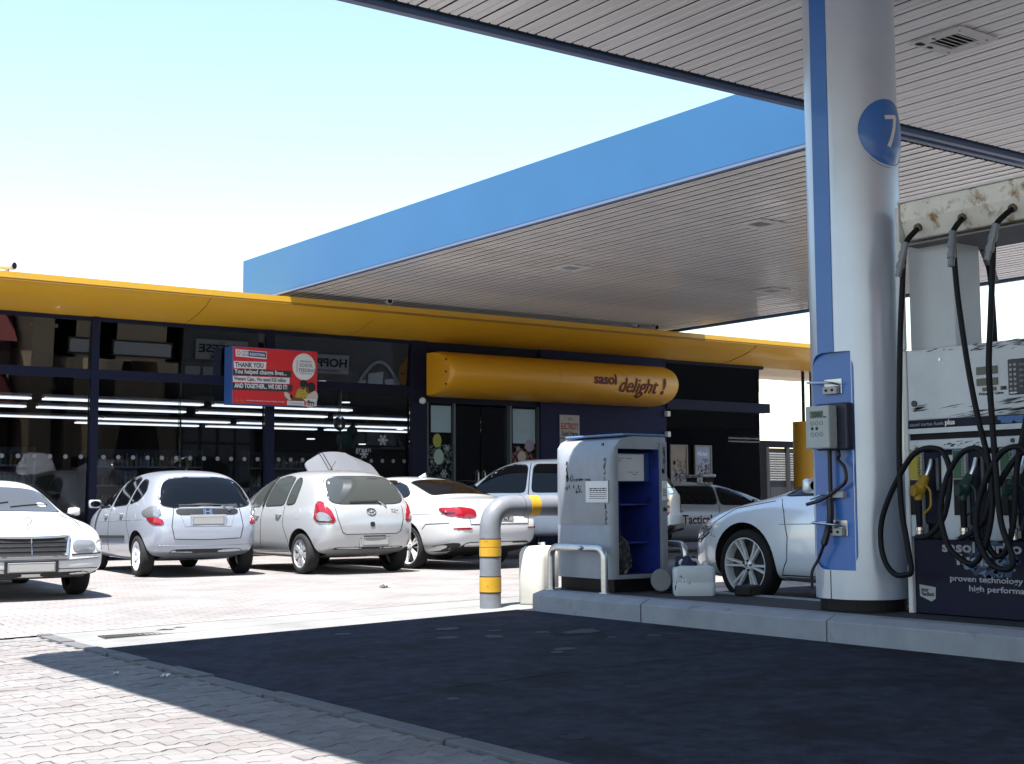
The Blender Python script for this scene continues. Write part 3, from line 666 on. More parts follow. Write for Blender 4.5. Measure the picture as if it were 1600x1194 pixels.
SK = pm('print_skin', (.16, .07, .035), .7); HR = pm('print_hair', (.015, .010, .010), .7); YB = pm('print_yellow', (.5, .36, .03), .7, dirt=(.12, .10, .03), dscale=22, damt=.5); CW = pm('print_cream', (.6, .52, .42), .7)
ell(1.56, .20, .20, .20, YB, .0036, 'printed_blouse'); ell(1.52, .42, .065, .085, SK, .0042, 'printed_face'); ell(1.545, .465, .085, .075, HR, .0045, 'printed_hair')
ell(1.72, .15, .12, .19, CW, .0040, 'printed_shirt', rot=-.5); ell(1.66, .36, .075, .095, SK, .0047, 'printed_face'); ell(1.705, .40, .10, .10, HR, .0050, 'printed_hair'); ell(1.625, .335, .03, .05, SK, .0053, 'printed_cheek')
ell(1.36, .14, .24, .035, SK, .0045, 'printed_arm', rot=-.05); ell(1.19, .20, .10, .05, CW, .0048, 'printed_book', rot=-.8); ell(1.27, .19, .03, .05, HR, .0051, 'printed_hand', rot=.3)
slip(1.18, 1.83, .02, .11, WF, .0056, .0); slip(1.55, 1.83, .10, .16, WF, .0056, .0)
text('lettering', 'k', .15, fr(1.55, .03, .007), RED, bb, wid=.07, bold=.004); text('lettering', 'fm', .15, fr(1.625, .03, .007), KF, bb, wid=.15, bold=.004); text('lettering', '94.5', .05, fr(1.785, .05, .007), RED, bb, wid=.04)
text('lettering', 'The most music for you', .04, fr(1.22, .05, .007), KF, bb, wid=.30)
b = MB(); 
text('lettering', 'with thanks to every listener who gave on the day and the night', .035, fr(.30, .07, .005), WF, bb, wid=.82); text('lettering', 'DStv  Smile', .05, fr(.05, .055, .005), MATS['billboard_orange'], bb, wid=.21)
wb_ = MB(); wb_.box(.3, .36, .38, .44, .3, .8); wb_.box(1.5, 1.56, .38, .44, .3, .8); wb_.build('bracket', BLACK, bb)

# ---------------------------------------------------------------- small signs
es = thing('notice_board', 'white notice reading ELECTRICITY on the navy wall behind the kiosk', 'notice', (19.30, 24.865, 2.05))
MB().box(0, .58, 0, .012, .52, 1.05).build('board', pm('notice_cream', (.42, .40, .37), .7), es); MB().box(0, .58, 0, .012, 0, .50).build('board', MATS['notice_cream'], es)
def fe(x, z): return Matrix.Translation((x, -.001, z)) @ Matrix(((1, 0, 0, 0), (0, 0, -1, 0), (0, 1, 0, 0), (0, 0, 0, 1)))
NR = pm('notice_red', (.36, .02, .015), .6)
text('lettering', 'ELECTRICITY', .2, fe(.03, .72), NR, es, wid=.52, bold=.006); text('lettering', 'Sold Here', .15, fe(.05, .57), INK, es, wid=.48, bold=.004)
b = MB(); 
for k in range(3): b.box(.25+k*.05, .27+k*.05, -.001, 0, .93+.02*(k % 2), .97+.02*(k % 2))
b.build('printed_logo', INK, es); text('lettering', 'C', .2, fe(.06, .30), INK, es, wid=.13)
def poster(x, lab, cols, title):
    t = thing('poster_frame', lab, 'poster', (x, 24.93, 1.36), 0, None)
    W_, H_ = .58, 1.12; F = pm('poster_alu', (.20, .18, .17), .4, metal=.5); b = MB()
    for a in ((0, W_, 0, .04), (0, W_, H_-.04, H_), (0, .04, .04, H_-.04), (W_-.04, W_, .04, H_-.04)): b.box(a[0], a[1], -.03, .03, a[2], a[3])
    b.build('frame', F, t); MB().box(.04, W_-.04, -.012, .0, .04, H_-.04).build('sheet', pm('poster_%s' % title, cols[0], .6, var=.2, vscale=3), t)
    rg = random.Random(len(title))
    for k, c in enumerate(cols[1:]):
        b = MB()
        for i in range(26):
            px, pz = rg.uniform(.08, W_-.08), (rg.uniform(.10, .5) if k else rg.uniform(.3, .75)); r = rg.uniform(.02, .06)
            b.add([(px+r*math.cos(q)*rg.uniform(.5, 1.2), -.0125-.0006*k, pz+r*math.sin(q)*rg.uniform(.5, 1.2)) for q in [2*PI*m/7 for m in range(7)]], [tuple(range(7))])
        tag(b.build('printed_scene', pm('poster_%s%d' % (title, k), c, .7), t, recalc=False), kind='stuff')
    return t
pA = poster(22.76, 'framed poster with a sandy building scene, nearer the navy wall', ((.26, .20, .14), (.14, .10, .08), (.05, .07, .14), (.3, .28, .24)), 'a')
pB = poster(23.58, 'framed poster with pale blue heading beside the sandy one', ((.26, .30, .36), (.16, .10, .11), (.08, .05, .07), (.34, .30, .27)), 'bb')
text('lettering', 'Hotel', .16, Matrix.Translation((.07, -.014, .86)) @ Matrix(((1, 0, 0, 0), (0, 0, -1, 0), (0, 1, 0, 0), (0, 0, 0, 1))), WHITEINK, pB, shear=.3, wid=.36)
text('lettering', 'views', .10, Matrix.Translation((.24, -.014, .74)) @ Matrix(((1, 0, 0, 0), (0, 0, -1, 0), (0, 1, 0, 0), (0, 0, 0, 1))), pm('poster_blue', (.03, .10, .3), .6), pB, wid=.22)
def cctv(x, y, z, lab, s=1, rz=0):
    t = thing('security_camera', lab, 'security camera', (x, y, z), rz, 'white security cameras on the shop')
    MB().cyl((0, 0, 0), (0, 0, .06*s), .03*s, 10).build('mount', WHITE, t); MB().cyl((0, .10*s, .10*s), (0, -.12*s, .08*s), .055*s, 14).build('housing', WHITE, t, bevel=.008)
    MB().cyl((0, -.12*s, .08*s), (0, -.126*s, .08*s), .042*s, 14).build('lens', BLACK, t)
cctv(6.50, 23.75, 5.07, 'white security camera on the fascia top nearest the left edge', 1.3, .6); cctv(14.05, 23.75, 5.07, 'white security camera on the fascia above the left end of the yellow sign', 1.2, -.3)
cctv(20.65, 23.75, 5.07, 'dark security camera on the fascia above the sign lettering', .8, .3); cctv(21.3, 23.75, 5.05, 'security camera on the fascia nearest the right end of the sign', 1.1, -.5)
o = MB().sphere((15.55, 24.84, 3.28), .075, 14, 10).build('dome_camera', WHITE, smooth=True); tag(o, 'white dome camera under the left end of the yellow sign', 'security camera')
def sensor(z, lab):
    o = MB().box(22.56, 22.66, 24.77, 24.88, z, z+.13).build('wall_sensor', WHITE, bevel=.01); tag(o, lab, 'sensor')
sensor(3.16, 'upper white box on the wall corner right of the sign'); sensor(2.66, 'lower white box on the wall corner below the first')

# ---------------------------------------------------------------- yellow post holding the wing
yp = thing('wing_post', 'round yellow post with two dark rods holding the fascia wing', 'post', (28.0, 25.2, .1))
MB().cyl((0, 0, 0), (0, 0, 3.1), .38, 32).build('post_shaft', pm('post_yellow', (.50, .25, .01), .5, var=.1, vscale=2), yp, smooth=True)
for dx in (-.12, .20):
    MB().cyl((dx, 0, 3.1), (dx+.01, 0, 4.55), .045, 12).build('rod', BLACK, yp)
    MB().tube(smooth_path([(dx+.01, -.02, 4.52), (dx-.15, -.2, 4.56), (dx-.6, -.75, 4.63), (dx-1.0, -1.15, 4.76)], 5), .05, 8).build('rib', pm('rib_yellow', (.40, .22, .02), .5), yp)
fp = thing('flag_pole', 'thin pale pole behind the fascia wing beside the pillar', 'pole', (28.1, 24.6, .1))
MB().cyl((0, 0, 0), (0, 0, 5.4), .025, 8).build('pole', WHITE, fp); MB().sphere((0, 0, 5.42), .08, 10, 8).build('lamp_ball', WHITE, fp)
# dark yard wall with louvred door
yw = thing('yard_wall', 'dark yard wall with a louvred steel door beside the yellow post', 'wall', (32.4, 30, .08))
DW = pm('yard_dark', (.010, .010, .013), .8, spec=.1)
wb(MB().box(27.0, 31.45, 30, 30.2, .08, 2.95), 'wall_face', DW, yw); wb(MB().box(33.4, 40, 30, 30.2, .08, 2.95), 'wall_face', DW, yw); wb(MB().box(31.45, 33.4, 30, 30.2, 2.75, 2.95), 'lintel', DW, yw)
for x in (31.45, 32.38, 33.32): wb(MB().box(x, x+.08, 29.95, 30.1, .08, 2.75), 'post', pm('yard_post', (.03, .03, .034), .7), yw)
for x0 in (31.54, 32.47):
    d = wb(MB().box(x0, x0+.83, 30.06, 30.10, .08, 2.72), 'steel_door', pm('steel_door', (.035, .037, .045), .7), yw)
    lm = MB().box(0, .9, -.012, .012, -.022, .022).mesh('louvre', pm('louvre_pale', (.45, .44, .42), .6))
    for i in range(12):
        for hx in (0, .47):
            lo = link('louvre', lm, d, (x0+.06+hx*.8, 30.03, 1.72+i*.075), (.4, 0, 0)); lo.scale = (.38, 1, 1)
# ---------------------------------------------------------------- buildings behind the camera, mirrored in the shop glass; the last one is added
BEI = pm('beige_render', (.62, .47, .30), .8, var=.06, vscale=.5); RRF = pm('red_roof', (.30, .05, .05), .7, var=.1); GRY = pm('grey_render', (.16, .155, .15), .8, var=.08)
def rf(x, z): return Matrix.Translation((x, .17, z)) @ Matrix(((-1, 0, 0, 0), (0, 0, 1, 0), (0, 1, 0, 0), (0, 0, 0, 1)))
PANEL = pm('white_sign_panel', (.72, .69, .66), .7); PFR = pm('panel_frame', (.10, .07, .04), .7)
m1 = thing('arcade_building', 'cream arcade with blank white panels and tapered columns, mirrored in the left shop windows', 'building', (24.6, -20, 0))
b = MB()
for x0, x1 in ((-4.2, -3.1), (-2.4, -2.0), (-.75, .15), (2.85, 3.6)): b.box(x0, x1, -4, 0, 0, 6.4)
b.box(-2.4, 3.6, -4, 0, 3.55, 6.4); b.box(-4.4, -2.95, .01, .06, 5.0, 5.2)
b.prism([(-2.0, 3.55), (-1.6, 3.55), (-2.0, 1.6)], -3.9, -.01, Matrix.Rotation(PI/2, 4, 'X')); b.prism([(.15, 3.55), (.6, 3.55), (.15, 1.4)], .01, 3.9, Matrix.Rotation(PI/2, 4, 'X')); b.prism([(2.85, 3.55), (2.85, 1.4), (2.4, 3.55)], .01, 3.9, Matrix.Rotation(PI/2, 4, 'X'))
b.build('wall', BEI, m1)
MB().box(-2.3, 3.5, -5, -4.1, 0, 3.5).build('dark_interior', GAP, m1)
for x0, x1 in ((-2.3, -1.1), (.0, 3.1)):
    f_ = MB().box(x0-.1, x1+.1, .005, .06, 3.75, 4.62).build('panel_frame', PFR, m1); MB().box(x0, x1, .065, .10, 3.85, 4.52).build('name_panel', PANEL, f_)
MB().box(-5, 4.2, -6, .6, 6.41, 6.9).build('roof', RRF, m1)
m2 = thing('cheese_shop', 'grey shopfront with a CHEESE STORE board and latticed windows, mirrored in the shop glass', 'building', (30.6, -20, 0))
MB().box(-2.2, 2.2, -6, 0, 0, 6.5).build('wall', GRY, m2); nb_ = MB().box(-1.5, 1.5, .01, .15, 3.85, 4.95).build('name_board', pm('pale_board', (.50, .48, .46), .7), m2)
text('lettering', 'CHEESE', .62, rf(1.35, 4.25), INK, m2, wid=2.7, bold=.015); text('lettering', 'STORE', .3, rf(.7, 3.92), INK, m2, wid=1.4, bold=.01); text('lettering', 'THE', .16, rf(.2, 4.74), INK, m2, wid=.4)
wm = MB().box(-.42, .42, .01, .06, 0, .95).mesh('window', pm('pale_window', (.40, .42, .44), .2))
for i in range(4):
    for z in (.3, 1.4, 2.5): link('window', wm, m2, (-1.6+i*1.02, 0, z))
MB().box(-2.4, 2.4, -6.2, .4, 6.51, 7).build('roof', RRF, m2)
m3 = thing('barrel_roof_shop', 'grey shopfronts with a HOPPINS board and barrel gable windows, mirrored right of the billboard', 'building', (38, -20, 0))
MB().box(-4.4, 4.6, -6, 0, 0, 6.4).build('wall', GRY, m3); MB().box(-2.9, .5, .01, .15, 3.45, 4.55).build('name_board', MATS['pale_board'], m3); text('lettering', 'HOPPINS', .66, rf(.4, 3.85), INK, m3, wid=3.1, bold=.015); text('lettering', 'CREDIT FOR ALL', .22, rf(-.1, 3.52), INK, m3, wid=2.2)
b = MB(); pts = [(.9+3.4*i/16, 2.4+1.9*math.sin(PI*i/16)) for i in range(17)]
b.tube([(x, .1, z) for x, z in pts], .10, 6); b.box(.8, 4.4, .02, .2, 2.28, 2.42); b.build('gable_frame', MATS['pale_board'], m3)
for x0, x1, h in ((1.2, 1.75, .7), (1.9, 2.9, 1.25), (3.05, 3.9, .9)): MB().prism([(x0, 2.5), (x1, 2.5), (x1, 2.5+h), (x0, 2.5+h*.85)], -.06, -.01, Matrix.Rotation(PI/2, 4, 'X')).build('window', pm('bright_window', (.6, .62, .64), .3), m3)
m4 = thing('red_roof_house', 'low building under a dark red roof, mirrored at the left end of the shop glass', 'building', (12.5, -22, 0))
MB().box(-12, 7.4, -6, 0, 0, 4.2).build('wall', pm('maroon_wall', (.12, .06, .055), .8), m4); MB().prism([(.5, 4.2), (-6.5, 4.2), (-3, 7.5)], -12.4, 7.6, Matrix(((0, 0, 1, 0), (1, 0, 0, 0), (0, 1, 0, 0), (0, 0, 0, 1)))).build('roof', RRF, m4)
m5 = thing('reflection_block', 'long dark block added to darken the reflection in the glazing at the right end of the shop', 'building', (66, -20, 0))  # unseen block, added so the right-end glazing mirrors something dark
MB().box(-23, 25, -6, 0, 0, 9).build('wall', pm('reflection_block_wall', (.035, .035, .04), .9), m5)
MB().box(-23, 25, -6.3, .3, 9.01, 9.5).build('roof', RRF, m5)
# ================================================================ cars
TINT = pm('car_glass_dark', (.004, .005, .007), .04, ior=1.45, spec=.32)
TINTM = pm('car_glass_grey', (.055, .062, .06), .04, ior=1.6)
SEAL = pm('window_seal', (.008, .008, .009), .6)
TYRE = pm('tyre_rubber', (.012, .012, .012), .85, bump=.2, bscale=80)
ALLOY = pm('alloy', (.74, .75, .77), .3, metal=.35, k=1)
HUBC = pm('hub_cap', (.50, .51, .53), .38, metal=.4)
WELL = pm('wheel_well', (.006, .006, .006), .95)
REDL = pm('red_lens', (.30, .008, .018), .12, coat=.8)
CLEARL = pm('clear_lens', (.34, .35, .37), .08, coat=1, metal=.45)
DARKL = pm('dark_lens', (.10, .015, .02), .12, coat=.8)
PLATE = pm('plate_pale', (.40, .40, .39), .5)
PLASTIC = pm('car_black_plastic', (.010, .010, .011), .55)

def interp(keys, s):
    if s <= keys[0][0]: return keys[0][1]
    for (a, va), (b_, vb) in zip(keys, keys[1:]):
        if s <= b_: return va+(vb-va)*(s-a)/(b_-a)
    return keys[-1][1]

class Car:
    """Body grown from a control cage: s = along the car (+ front), x = across (+ right side), z = up"""
    def __init__(c, d, paint):
        c.d = d; c.paint = paint; c.root = None
        S = d['S']; rows = []
        for s in S:
            top, belt, w, bot, rail = (interp(d[k], s) for k in ('top', 'belt', 'w', 'bot', 'rail'))
            belt = min(belt, top-.004); g = min(1, max(0, (top-belt-.05)/.25)); hgt = belt-bot
            rx = w*.84*(1-g)+rail*g; rz = (belt+(top-belt)*.62)*(1-g)+(top-d.get('raildrop', .075))*g
            rows.append([(0, s, bot), (w*.72, s, bot), (w*.96, s, bot+.05), (w*1.0, s, bot+hgt*.42), (w*.992, s, bot+hgt*.76), (w*d.get('beltw', .955), s, belt), (rx, s, rz), (rx*.62, s, top-.014), (0, s, top)])
        ro, fo = d.get('rear_off', [0]*9), d.get('front_off', [0]*9)
        rows[0] = [(x, s+ro[j], z) for j, (x, s, z) in enumerate(rows[0])]; rows[-1] = [(x, s+fo[j], z) for j, (x, s, z) in enumerate(rows[-1])]
        def cap(r, k): return [(0, s+k*d.get('capb', .045), z) for x, s, z in r]
        def mid(r, k): return [(x*.55, s+k*d.get('capb', .045)*.8, z) for x, s, z in r]
        rows = [cap(rows[0], -1), mid(rows[0], -1)]+rows+[mid(rows[-1], 1), cap(rows[-1], 1)]
        full = [[(-x, s, z) for x, s, z in r[:0:-1]][:-1]+r for r in rows]   # left mirrored + right: starts near top-left
        # ring per station: bottom centre .. top centre on the right, then back down on the left
        ring = [[p for p in r]+[(-x, s, z) for x, s, z in r[-2:0:-1]] for r in rows]; k = len(ring[0]); b = MB()
        b.v = [p for r in ring for p in r]; b.f = [(i*k+j, i*k+(j+1) % k, (i+1)*k+(j+1) % k, (i+1)*k+j) for i in range(len(ring)-1) for j in range(k)]
        b.mi = [0]*len(b.f)
        me = bpy.data.meshes.new('body'); me.from_pydata(b.v, [], b.f); bm = bmesh.new(); bm.from_mesh(me)
        bmesh.ops.remove_doubles(bm, verts=bm.verts, dist=.0005); bmesh.ops.dissolve_degenerate(bm, edges=bm.edges, dist=.0005)
        bmesh.ops.holes_fill(bm, edges=[e for e in bm.edges if len(e.link_faces) == 1]); bmesh.ops.recalc_face_normals(bm, faces=bm.faces); bm.to_mesh(me); bm.free()
        me.materials.append(paint)
        o = bpy.data.objects.new('t', me); C.objects.link(o); md = o.modifiers.new('s', 'SUBSURF'); md.levels = d.get('sub', 3); md.render_levels = md.levels
        dg = bpy.context.evaluated_depsgraph_get(); dg.update(); me2 = bpy.data.meshes.new_from_object(o.evaluated_get(dg)); bpy.data.objects.remove(o)
        c.W = max(v.co.x for v in me2.vertices)
        cuts = []
        for s in (d['ax'][0], d['ax'][1]):
            for sg_ in (-1, 1):
                r = d['arch']; b = MB(); x0, x1 = sorted((sg_*(c.W-.30), sg_*(c.W+.2)))
                b.cyl((x0, s, d['wr']+.01), (x1, s, d['wr']+.01), r, 40); cuts.append(b.mesh('cut', WELL))
        me3 = bool_diff(me2, cuts); me3.shade_smooth(); me3.set_sharp_from_angle(angle=R(38)); me3.name = 'body'
        c.me = me3; bm = bmesh.new(); bm.from_mesh(me3); c.bvh = BVHTree.FromBMesh(bm); bm.free()
    def place(c, name, label, loc, yaw, group=None):
        c.root = thing(name, label, 'car', (loc[0], loc[1], gz(*loc[:2]) if len(loc) < 3 else loc[2]), -R(yaw), group)
        c.body = link('body', c.me, c.root); return c.root
    DIR = {'L': (Vector((-3, 0, 0)), Vector((1, 0, 0))), 'R': (Vector((3, 0, 0)), Vector((-1, 0, 0))), 'B': (Vector((0, -5, 0)), Vector((0, 1, 0))), 'F': (Vector((0, 5, 0)), Vector((0, -1, 0))), 'T': (Vector((0, 0, 4)), Vector((0, 0, -1)))}
    def hit(c, ax, a, b_):
        if not isinstance(ax, str):
            ca, sa = math.cos(ax), math.sin(ax); d = Vector((sa, ca, 0)); p = Vector((ca*a, -sa*a, b_))-d*5
            h = c.bvh.ray_cast(p, d, 9)
            if h[0] is None: h = c.bvh.find_nearest(p+d*3.2)
            n = h[1].copy(); n = -n if n.dot(d) > 0 else n
            return h[0], n
        o, d = Car.DIR[ax]
        p = {'L': (o.x, a, b_), 'R': (o.x, a, b_), 'B': (a, o.y, b_), 'F': (a, o.y, b_), 'T': (a, b_, o.z)}[ax]
        h = c.bvh.ray_cast(Vector(p), d, 9)
        if h[0] is None:
            q = Vector({'L': (-c.W, a, b_), 'R': (c.W, a, b_), 'B': (a, c.d['S'][0], b_), 'F': (a, c.d['S'][-1], b_), 'T': (a, b_, 1.2)}[ax]); h = c.bvh.find_nearest(q)
        n = h[1].copy()
        if n.dot(d) > 0: n = -n
        return h[0], n
    def patch(c, name, ax, poly, off=.003, mat=None, parent=None, rnd=2, step=.06, depth=.006, dome=0):
        """a piece of real thickness lying on the body inside a rounded outline"""
        P = [Vector(p) for p in poly]
        for _ in range(rnd):
            Q = []
            for i in range(len(P)):
                a, b_ = P[i], P[(i+1) % len(P)]; L = (b_-a).length; t = min(.25, .05/max(L, 1e-6)) if rnd < 9 else .25
                Q += [a+(b_-a)*t, b_-(b_-a)*t]
            P = Q
        B = []
        for i in range(len(P)):
            a, b_ = P[i], P[(i+1) % len(P)]; n = max(1, int((b_-a).length/step)); B += [a+(b_-a)*(k/n) for k in range(n)]
        xs = [p.x for p in B]; ys = [p.y for p in B]; pts = list(B); nb = len(B)
        def inside(q):
            r = False
            for i in range(nb):
                a, b_ = B[i], B[(i+1) % nb]
                if (a.y > q.y) != (b_.y > q.y) and q.x < (b_.x-a.x)*(q.y-a.y)/(b_.y-a.y)+a.x: r = not r
            return r
        y = min(ys)+step*.5
        while y < max(ys):
            x = min(xs)+step*.5
            while x < max(xs):
                q = Vector((x, y))
                if inside(q) and min((q-p).length for p in B) > step*.45: pts.append(q)
                x += step
            y += step
        vs, es, fs, *_ = geometry.delaunay_2d_cdt([p.to_2d() for p in pts], [], [list(range(nb))], 1, 1e-5)
        top = []; bot = []
        for v in vs:
            h, n = c.hit(ax, v.x, v.y); dd = off
            if dome: dd += dome*min(1, min((Vector((v.x, v.y))-p).length for p in B)/.06)
            top.append(h+n*dd); bot.append(h+n*(off-depth))
        k = len(vs); ec = {}
        for f in fs:
            for i in range(len(f)): e = (f[i], f[(i+1) % len(f)]); ec[e] = 1
        side = [(a, b_, k+b_, k+a) for a, b_ in ec if (b_, a) not in ec]
        mb = MB(); mb.add(top+bot, [tuple(f) for f in fs]+[tuple(s[::-1]) for s in side])
        o = mb.build(name, mat, parent or c.root, smooth=True, ang=50); return o
    def window(c, name, ax, poly, mat=TINT, grow=.018, seal=True, label=None):
        o = c.patch(name, ax, poly, .0045, mat)
        if seal:
            cx_ = sum(p[0] for p in poly)/len(poly); cy_ = sum(p[1] for p in poly)/len(poly)
            big = []
            for p in poly:
                dx, dy = p[0]-cx_, p[1]-cy_; q = math.hypot(dx, dy); big.append((p[0]+dx/q*grow*1.3, p[1]+dy/q*grow*1.3))
            c.patch('window_seal', ax, big, .002, SEAL, o)
        return o
    def line(c, name, ax, pts, r=.004, mat=GAP, lift=0, parent=None):
        out = []
        for a, b_ in zip(pts, pts[1:]):
            n = max(1, int(math.hypot(b_[0]-a[0], b_[1]-a[1])/.06)); out += [(a[0]+(b_[0]-a[0])*k/n, a[1]+(b_[1]-a[1])*k/n) for k in range(n)]
        out.append(pts[-1]); P = []
        for a, b_ in out:
            h, n = c.hit(ax, a, b_); P.append(h+n*lift)
        return MB().tube(P, r, 6).build(name, mat, parent or c.root)
    def wheels(c, spec):
        r, wd = c.d['wr'], c.d.get('ww', .2); track = c.W-wd/2-.025
        rim_r = spec['rim']
        tb = MB(); M0 = Matrix.Rotation(PI/2, 4, 'Y')
        prof = [(rim_r-.01, -wd*.42), (rim_r+.012, -wd*.5), (r-.035, -wd*.5), (r-.008, -wd*.40), (r, -wd*.25), (r, wd*.25), (r-.008, wd*.40), (r-.035, wd*.5), (rim_r+.012, wd*.5), (rim_r-.01, wd*.42)]
        tb.lathe(prof, M0, 40); tm = tb.mesh('tyre', TYRE, smooth=True, ang=40)
        rb = MB(); rb.lathe([(rim_r-.012, -.02), (rim_r-.012, wd*.40), (rim_r-.006, wd*.47), (rim_r+.006, wd*.47), (rim_r+.008, wd*.40)], M0, 40)
        n = spec['n']; tw = spec.get('twin', 0); z0 = wd*.5-spec.get('dish', .035); hub = spec.get('hub', .06)
        def spoke(a, w0, w1):
            Ma = M0 @ Matrix.Rotation(a, 4, 'Z'); vs = []
            for q, ww, zz in ((hub*.6, w0, z0-.004), (rim_r*.55, (w0+w1)*.5*spec.get('waist', 1), z0+.004), (rim_r-.008, w1, wd*.42)):
                for y_, z_ in ((-ww, zz-.03), (ww, zz-.03), (ww*.8, zz), (-ww*.8, zz)): vs.append(Ma @ Vector((q, y_, z_)))
            rb.add(vs, [(i*4+j, i*4+(j+1) % 4, (i+1)*4+(j+1) % 4, (i+1)*4+j) for i in range(2) for j in range(4)]+[(3, 2, 1, 0), (8, 9, 10, 11)])
        for i in range(n):
            a = 2*PI*i/n+spec.get('rot', 0)
            if tw:
                for s in (-1, 1): spoke(a+s*tw, spec['w0'], spec['w1'])
            else: spoke(a, spec['w0'], spec['w1'])
        rb.lathe([(.001, z0+.012), (hub*.55, z0+.010), (hub, z0), (hub, z0-.05)], M0, 24)
        rm = rb.mesh('rim', spec.get('mat', ALLOY), smooth=True, ang=30)
        bk = MB().lathe([(.001, z0-.06), (rim_r-.013, z0-.06)], M0, 30); bk.lathe([(.001, z0-.045), (rim_r*.72, z0-.045), (rim_r*.72, z0-.06)], M0, 30)
        bkm = bk.mesh('brake_disc', pm('brake_dark', (.05, .05, .052), .5, metal=.5))
        nb = MB(); [nb.lathe([(.001, z0+.02), (.010, z0+.018), (.011, z0)], Matrix.Translation((0, 0, 0)) @ M0 @ Matrix.Translation((.045*math.cos(q), .045*math.sin(q), 0)), 8) for q in [2*PI*i/5+.3 for i in range(5)]]
        nm_ = nb.mesh('wheel_nut', GAP)
        first = True
        for s in c.d['ax']:
            for sg_ in (1, -1):
                e = bpy.data.objects.new('wheel', None); C.objects.link(e); e.parent = c.root; e.location = (sg_*track, s, r)
                e.rotation_euler = (spec.get('spin', .3)*s, 0, 0 if sg_ > 0 else PI); e.empty_display_size = .1
                link('tyre', tm, e); link('rim', rm, e); link('brake_disc', bkm, e)
                if spec.get('nuts'): tag(link('wheel_nuts', nm_, e), kind='stuff')
    def plate(c, ax, x, z, w_=.44, h_=.115, back=None, txt=None):
        h, n = c.hit(ax, x, z); n.z *= .3; n.x = 0; n.normalize(); r = Vector((0, 0, 1)).cross(n); M = frame(h+n*.012, r, (0, 0, 1))
        if back: MB().box(-w_/2-.035, w_/2+.035, -h_/2-.02, h_/2+.02, -.02, -.002, M).build('plate_holder', back, c.root, bevel=.004, seg=1)
        o = MB().box(-w_/2, w_/2, -h_/2, h_/2, -.006, .002, M).build('number_plate', PLATE, c.root, bevel=.003, seg=1)
        b = MB(); q = .006
        for a in ((-w_/2+q, w_/2-q, h_/2-2*q, h_/2-q), (-w_/2+q, w_/2-q, -h_/2+q, -h_/2+2*q), (-w_/2+q, -w_/2+2*q, -h_/2+2*q, h_/2-2*q), (w_/2-2*q, w_/2-q, -h_/2+2*q, h_/2-2*q)): b.box(*a, .0, .0032, M)
        b.build('plate_border', pm('plate_border', (.16, .16, .16), .6), o)
        if txt: text('lettering', txt, h_*.85, M @ Matrix.Translation((.05, -h_*.3, .0035)), INK, o, bold=.003)
        return M
    def mirror(c, s, z, mat, size=1, side=(-1, 1), outx=.0):
        for sg_ in side:
            h, n = c.hit('L' if sg_ < 0 else 'R', s, z); x = h.x+sg_*(.13*size+outx)
            b = MB(); b.box(x-.095*size, x+.095*size, s-.05*size, s+.045*size, z+.04-.065*size, z+.04+.065*size)
            o = b.build('mirror', mat, c.root, smooth=True, bevel=.035*size, seg=3, ang=60)
            MB().box(h.x-sg_*.02, x, s-.03, s+.03, z-.015, z+.02).build('mirror_arm', PLASTIC, o, bevel=.006, seg=1)
            MB().lathe([(.001, 0), (.06*size, 0)], Matrix.Translation((x, s-.0515*size, z+.04)) @ Matrix.Rotation(PI/2, 4, 'X') @ Matrix.Diagonal((1.3, .8, 1, 1)), 20).build('mirror_glass', TINT, o)
    def handle(c, ax, s, z, ln=.17):
        h, n = c.hit(ax, s, z); sg_ = -1 if ax == 'L' else 1
        cup = c.patch('handle_cup', ax, [(s-ln*.5, z-.03), (s+ln*.5, z-.03), (s+ln*.5, z+.03), (s-ln*.5, z+.03)], .0015, pm('cup_shade', (.2, .2, .21), .5), rnd=3)
        p = [c.hit(ax, s+t*ln*.55, z+.008)[0] for t in (-1, -.5, .5, 1)]
        MB().tube(smooth_path([p[0]+Vector((sg_*.002, 0, 0)), p[1]+Vector((sg_*.03, 0, 0)), p[2]+Vector((sg_*.03, 0, 0)), p[3]+Vector((sg_*.002, 0, 0))], 4), .012, 8).build('door_handle', c.paint, c.root, smooth=True)
def emblem_ring(c, ax, x, z, parts, mat=CHROME):
    h, n = c.hit(ax, x, z); r = Vector((0, 0, 1)).cross(n).normalized(); M = frame(h+n*.004, r, n.cross(r)); b = MB()
    for kind, *a in parts:
        if kind == 'ring':
            cx_, cy_, rx, ry, t = a; b.tube([M @ Vector((cx_+rx*math.cos(q), cy_+ry*math.sin(q), .002)) for q in [2*PI*i/24 for i in range(24)]], t, 6, closed=True)
        else: x0, x1, y0, y1 = a; b.box(x0, x1, y0, y1, -.002, .006, M)
    return b.build('emblem', mat, c.root, smooth=True)
def wiper(c, x0, z0, x1, z1):
    P = [c.hit('B', x0+(x1-x0)*k/8, z0+(z1-z0)*k/8) for k in range(9)]
    o = MB().tube([h+n*.02 for h, n in P], .008, 6).build('rear_wiper', PLASTIC, c.root); return o
def aerial(c, s, ln=.25, lean=-.7, parent=None):
    h, n = c.hit('T', 0, s); b = MB().cyl(h-Vector((0, 0, .005)), h+Vector((0, 0, .02)), .02, 10, .012); b.cyl(h+Vector((0, 0, .015)), h+Vector((0, lean*ln, ln*.6)), .004, 6); return b.build('aerial', PLASTIC, c.root)
def mir(poly): return [(-x, z) for x, z in poly[::-1]]

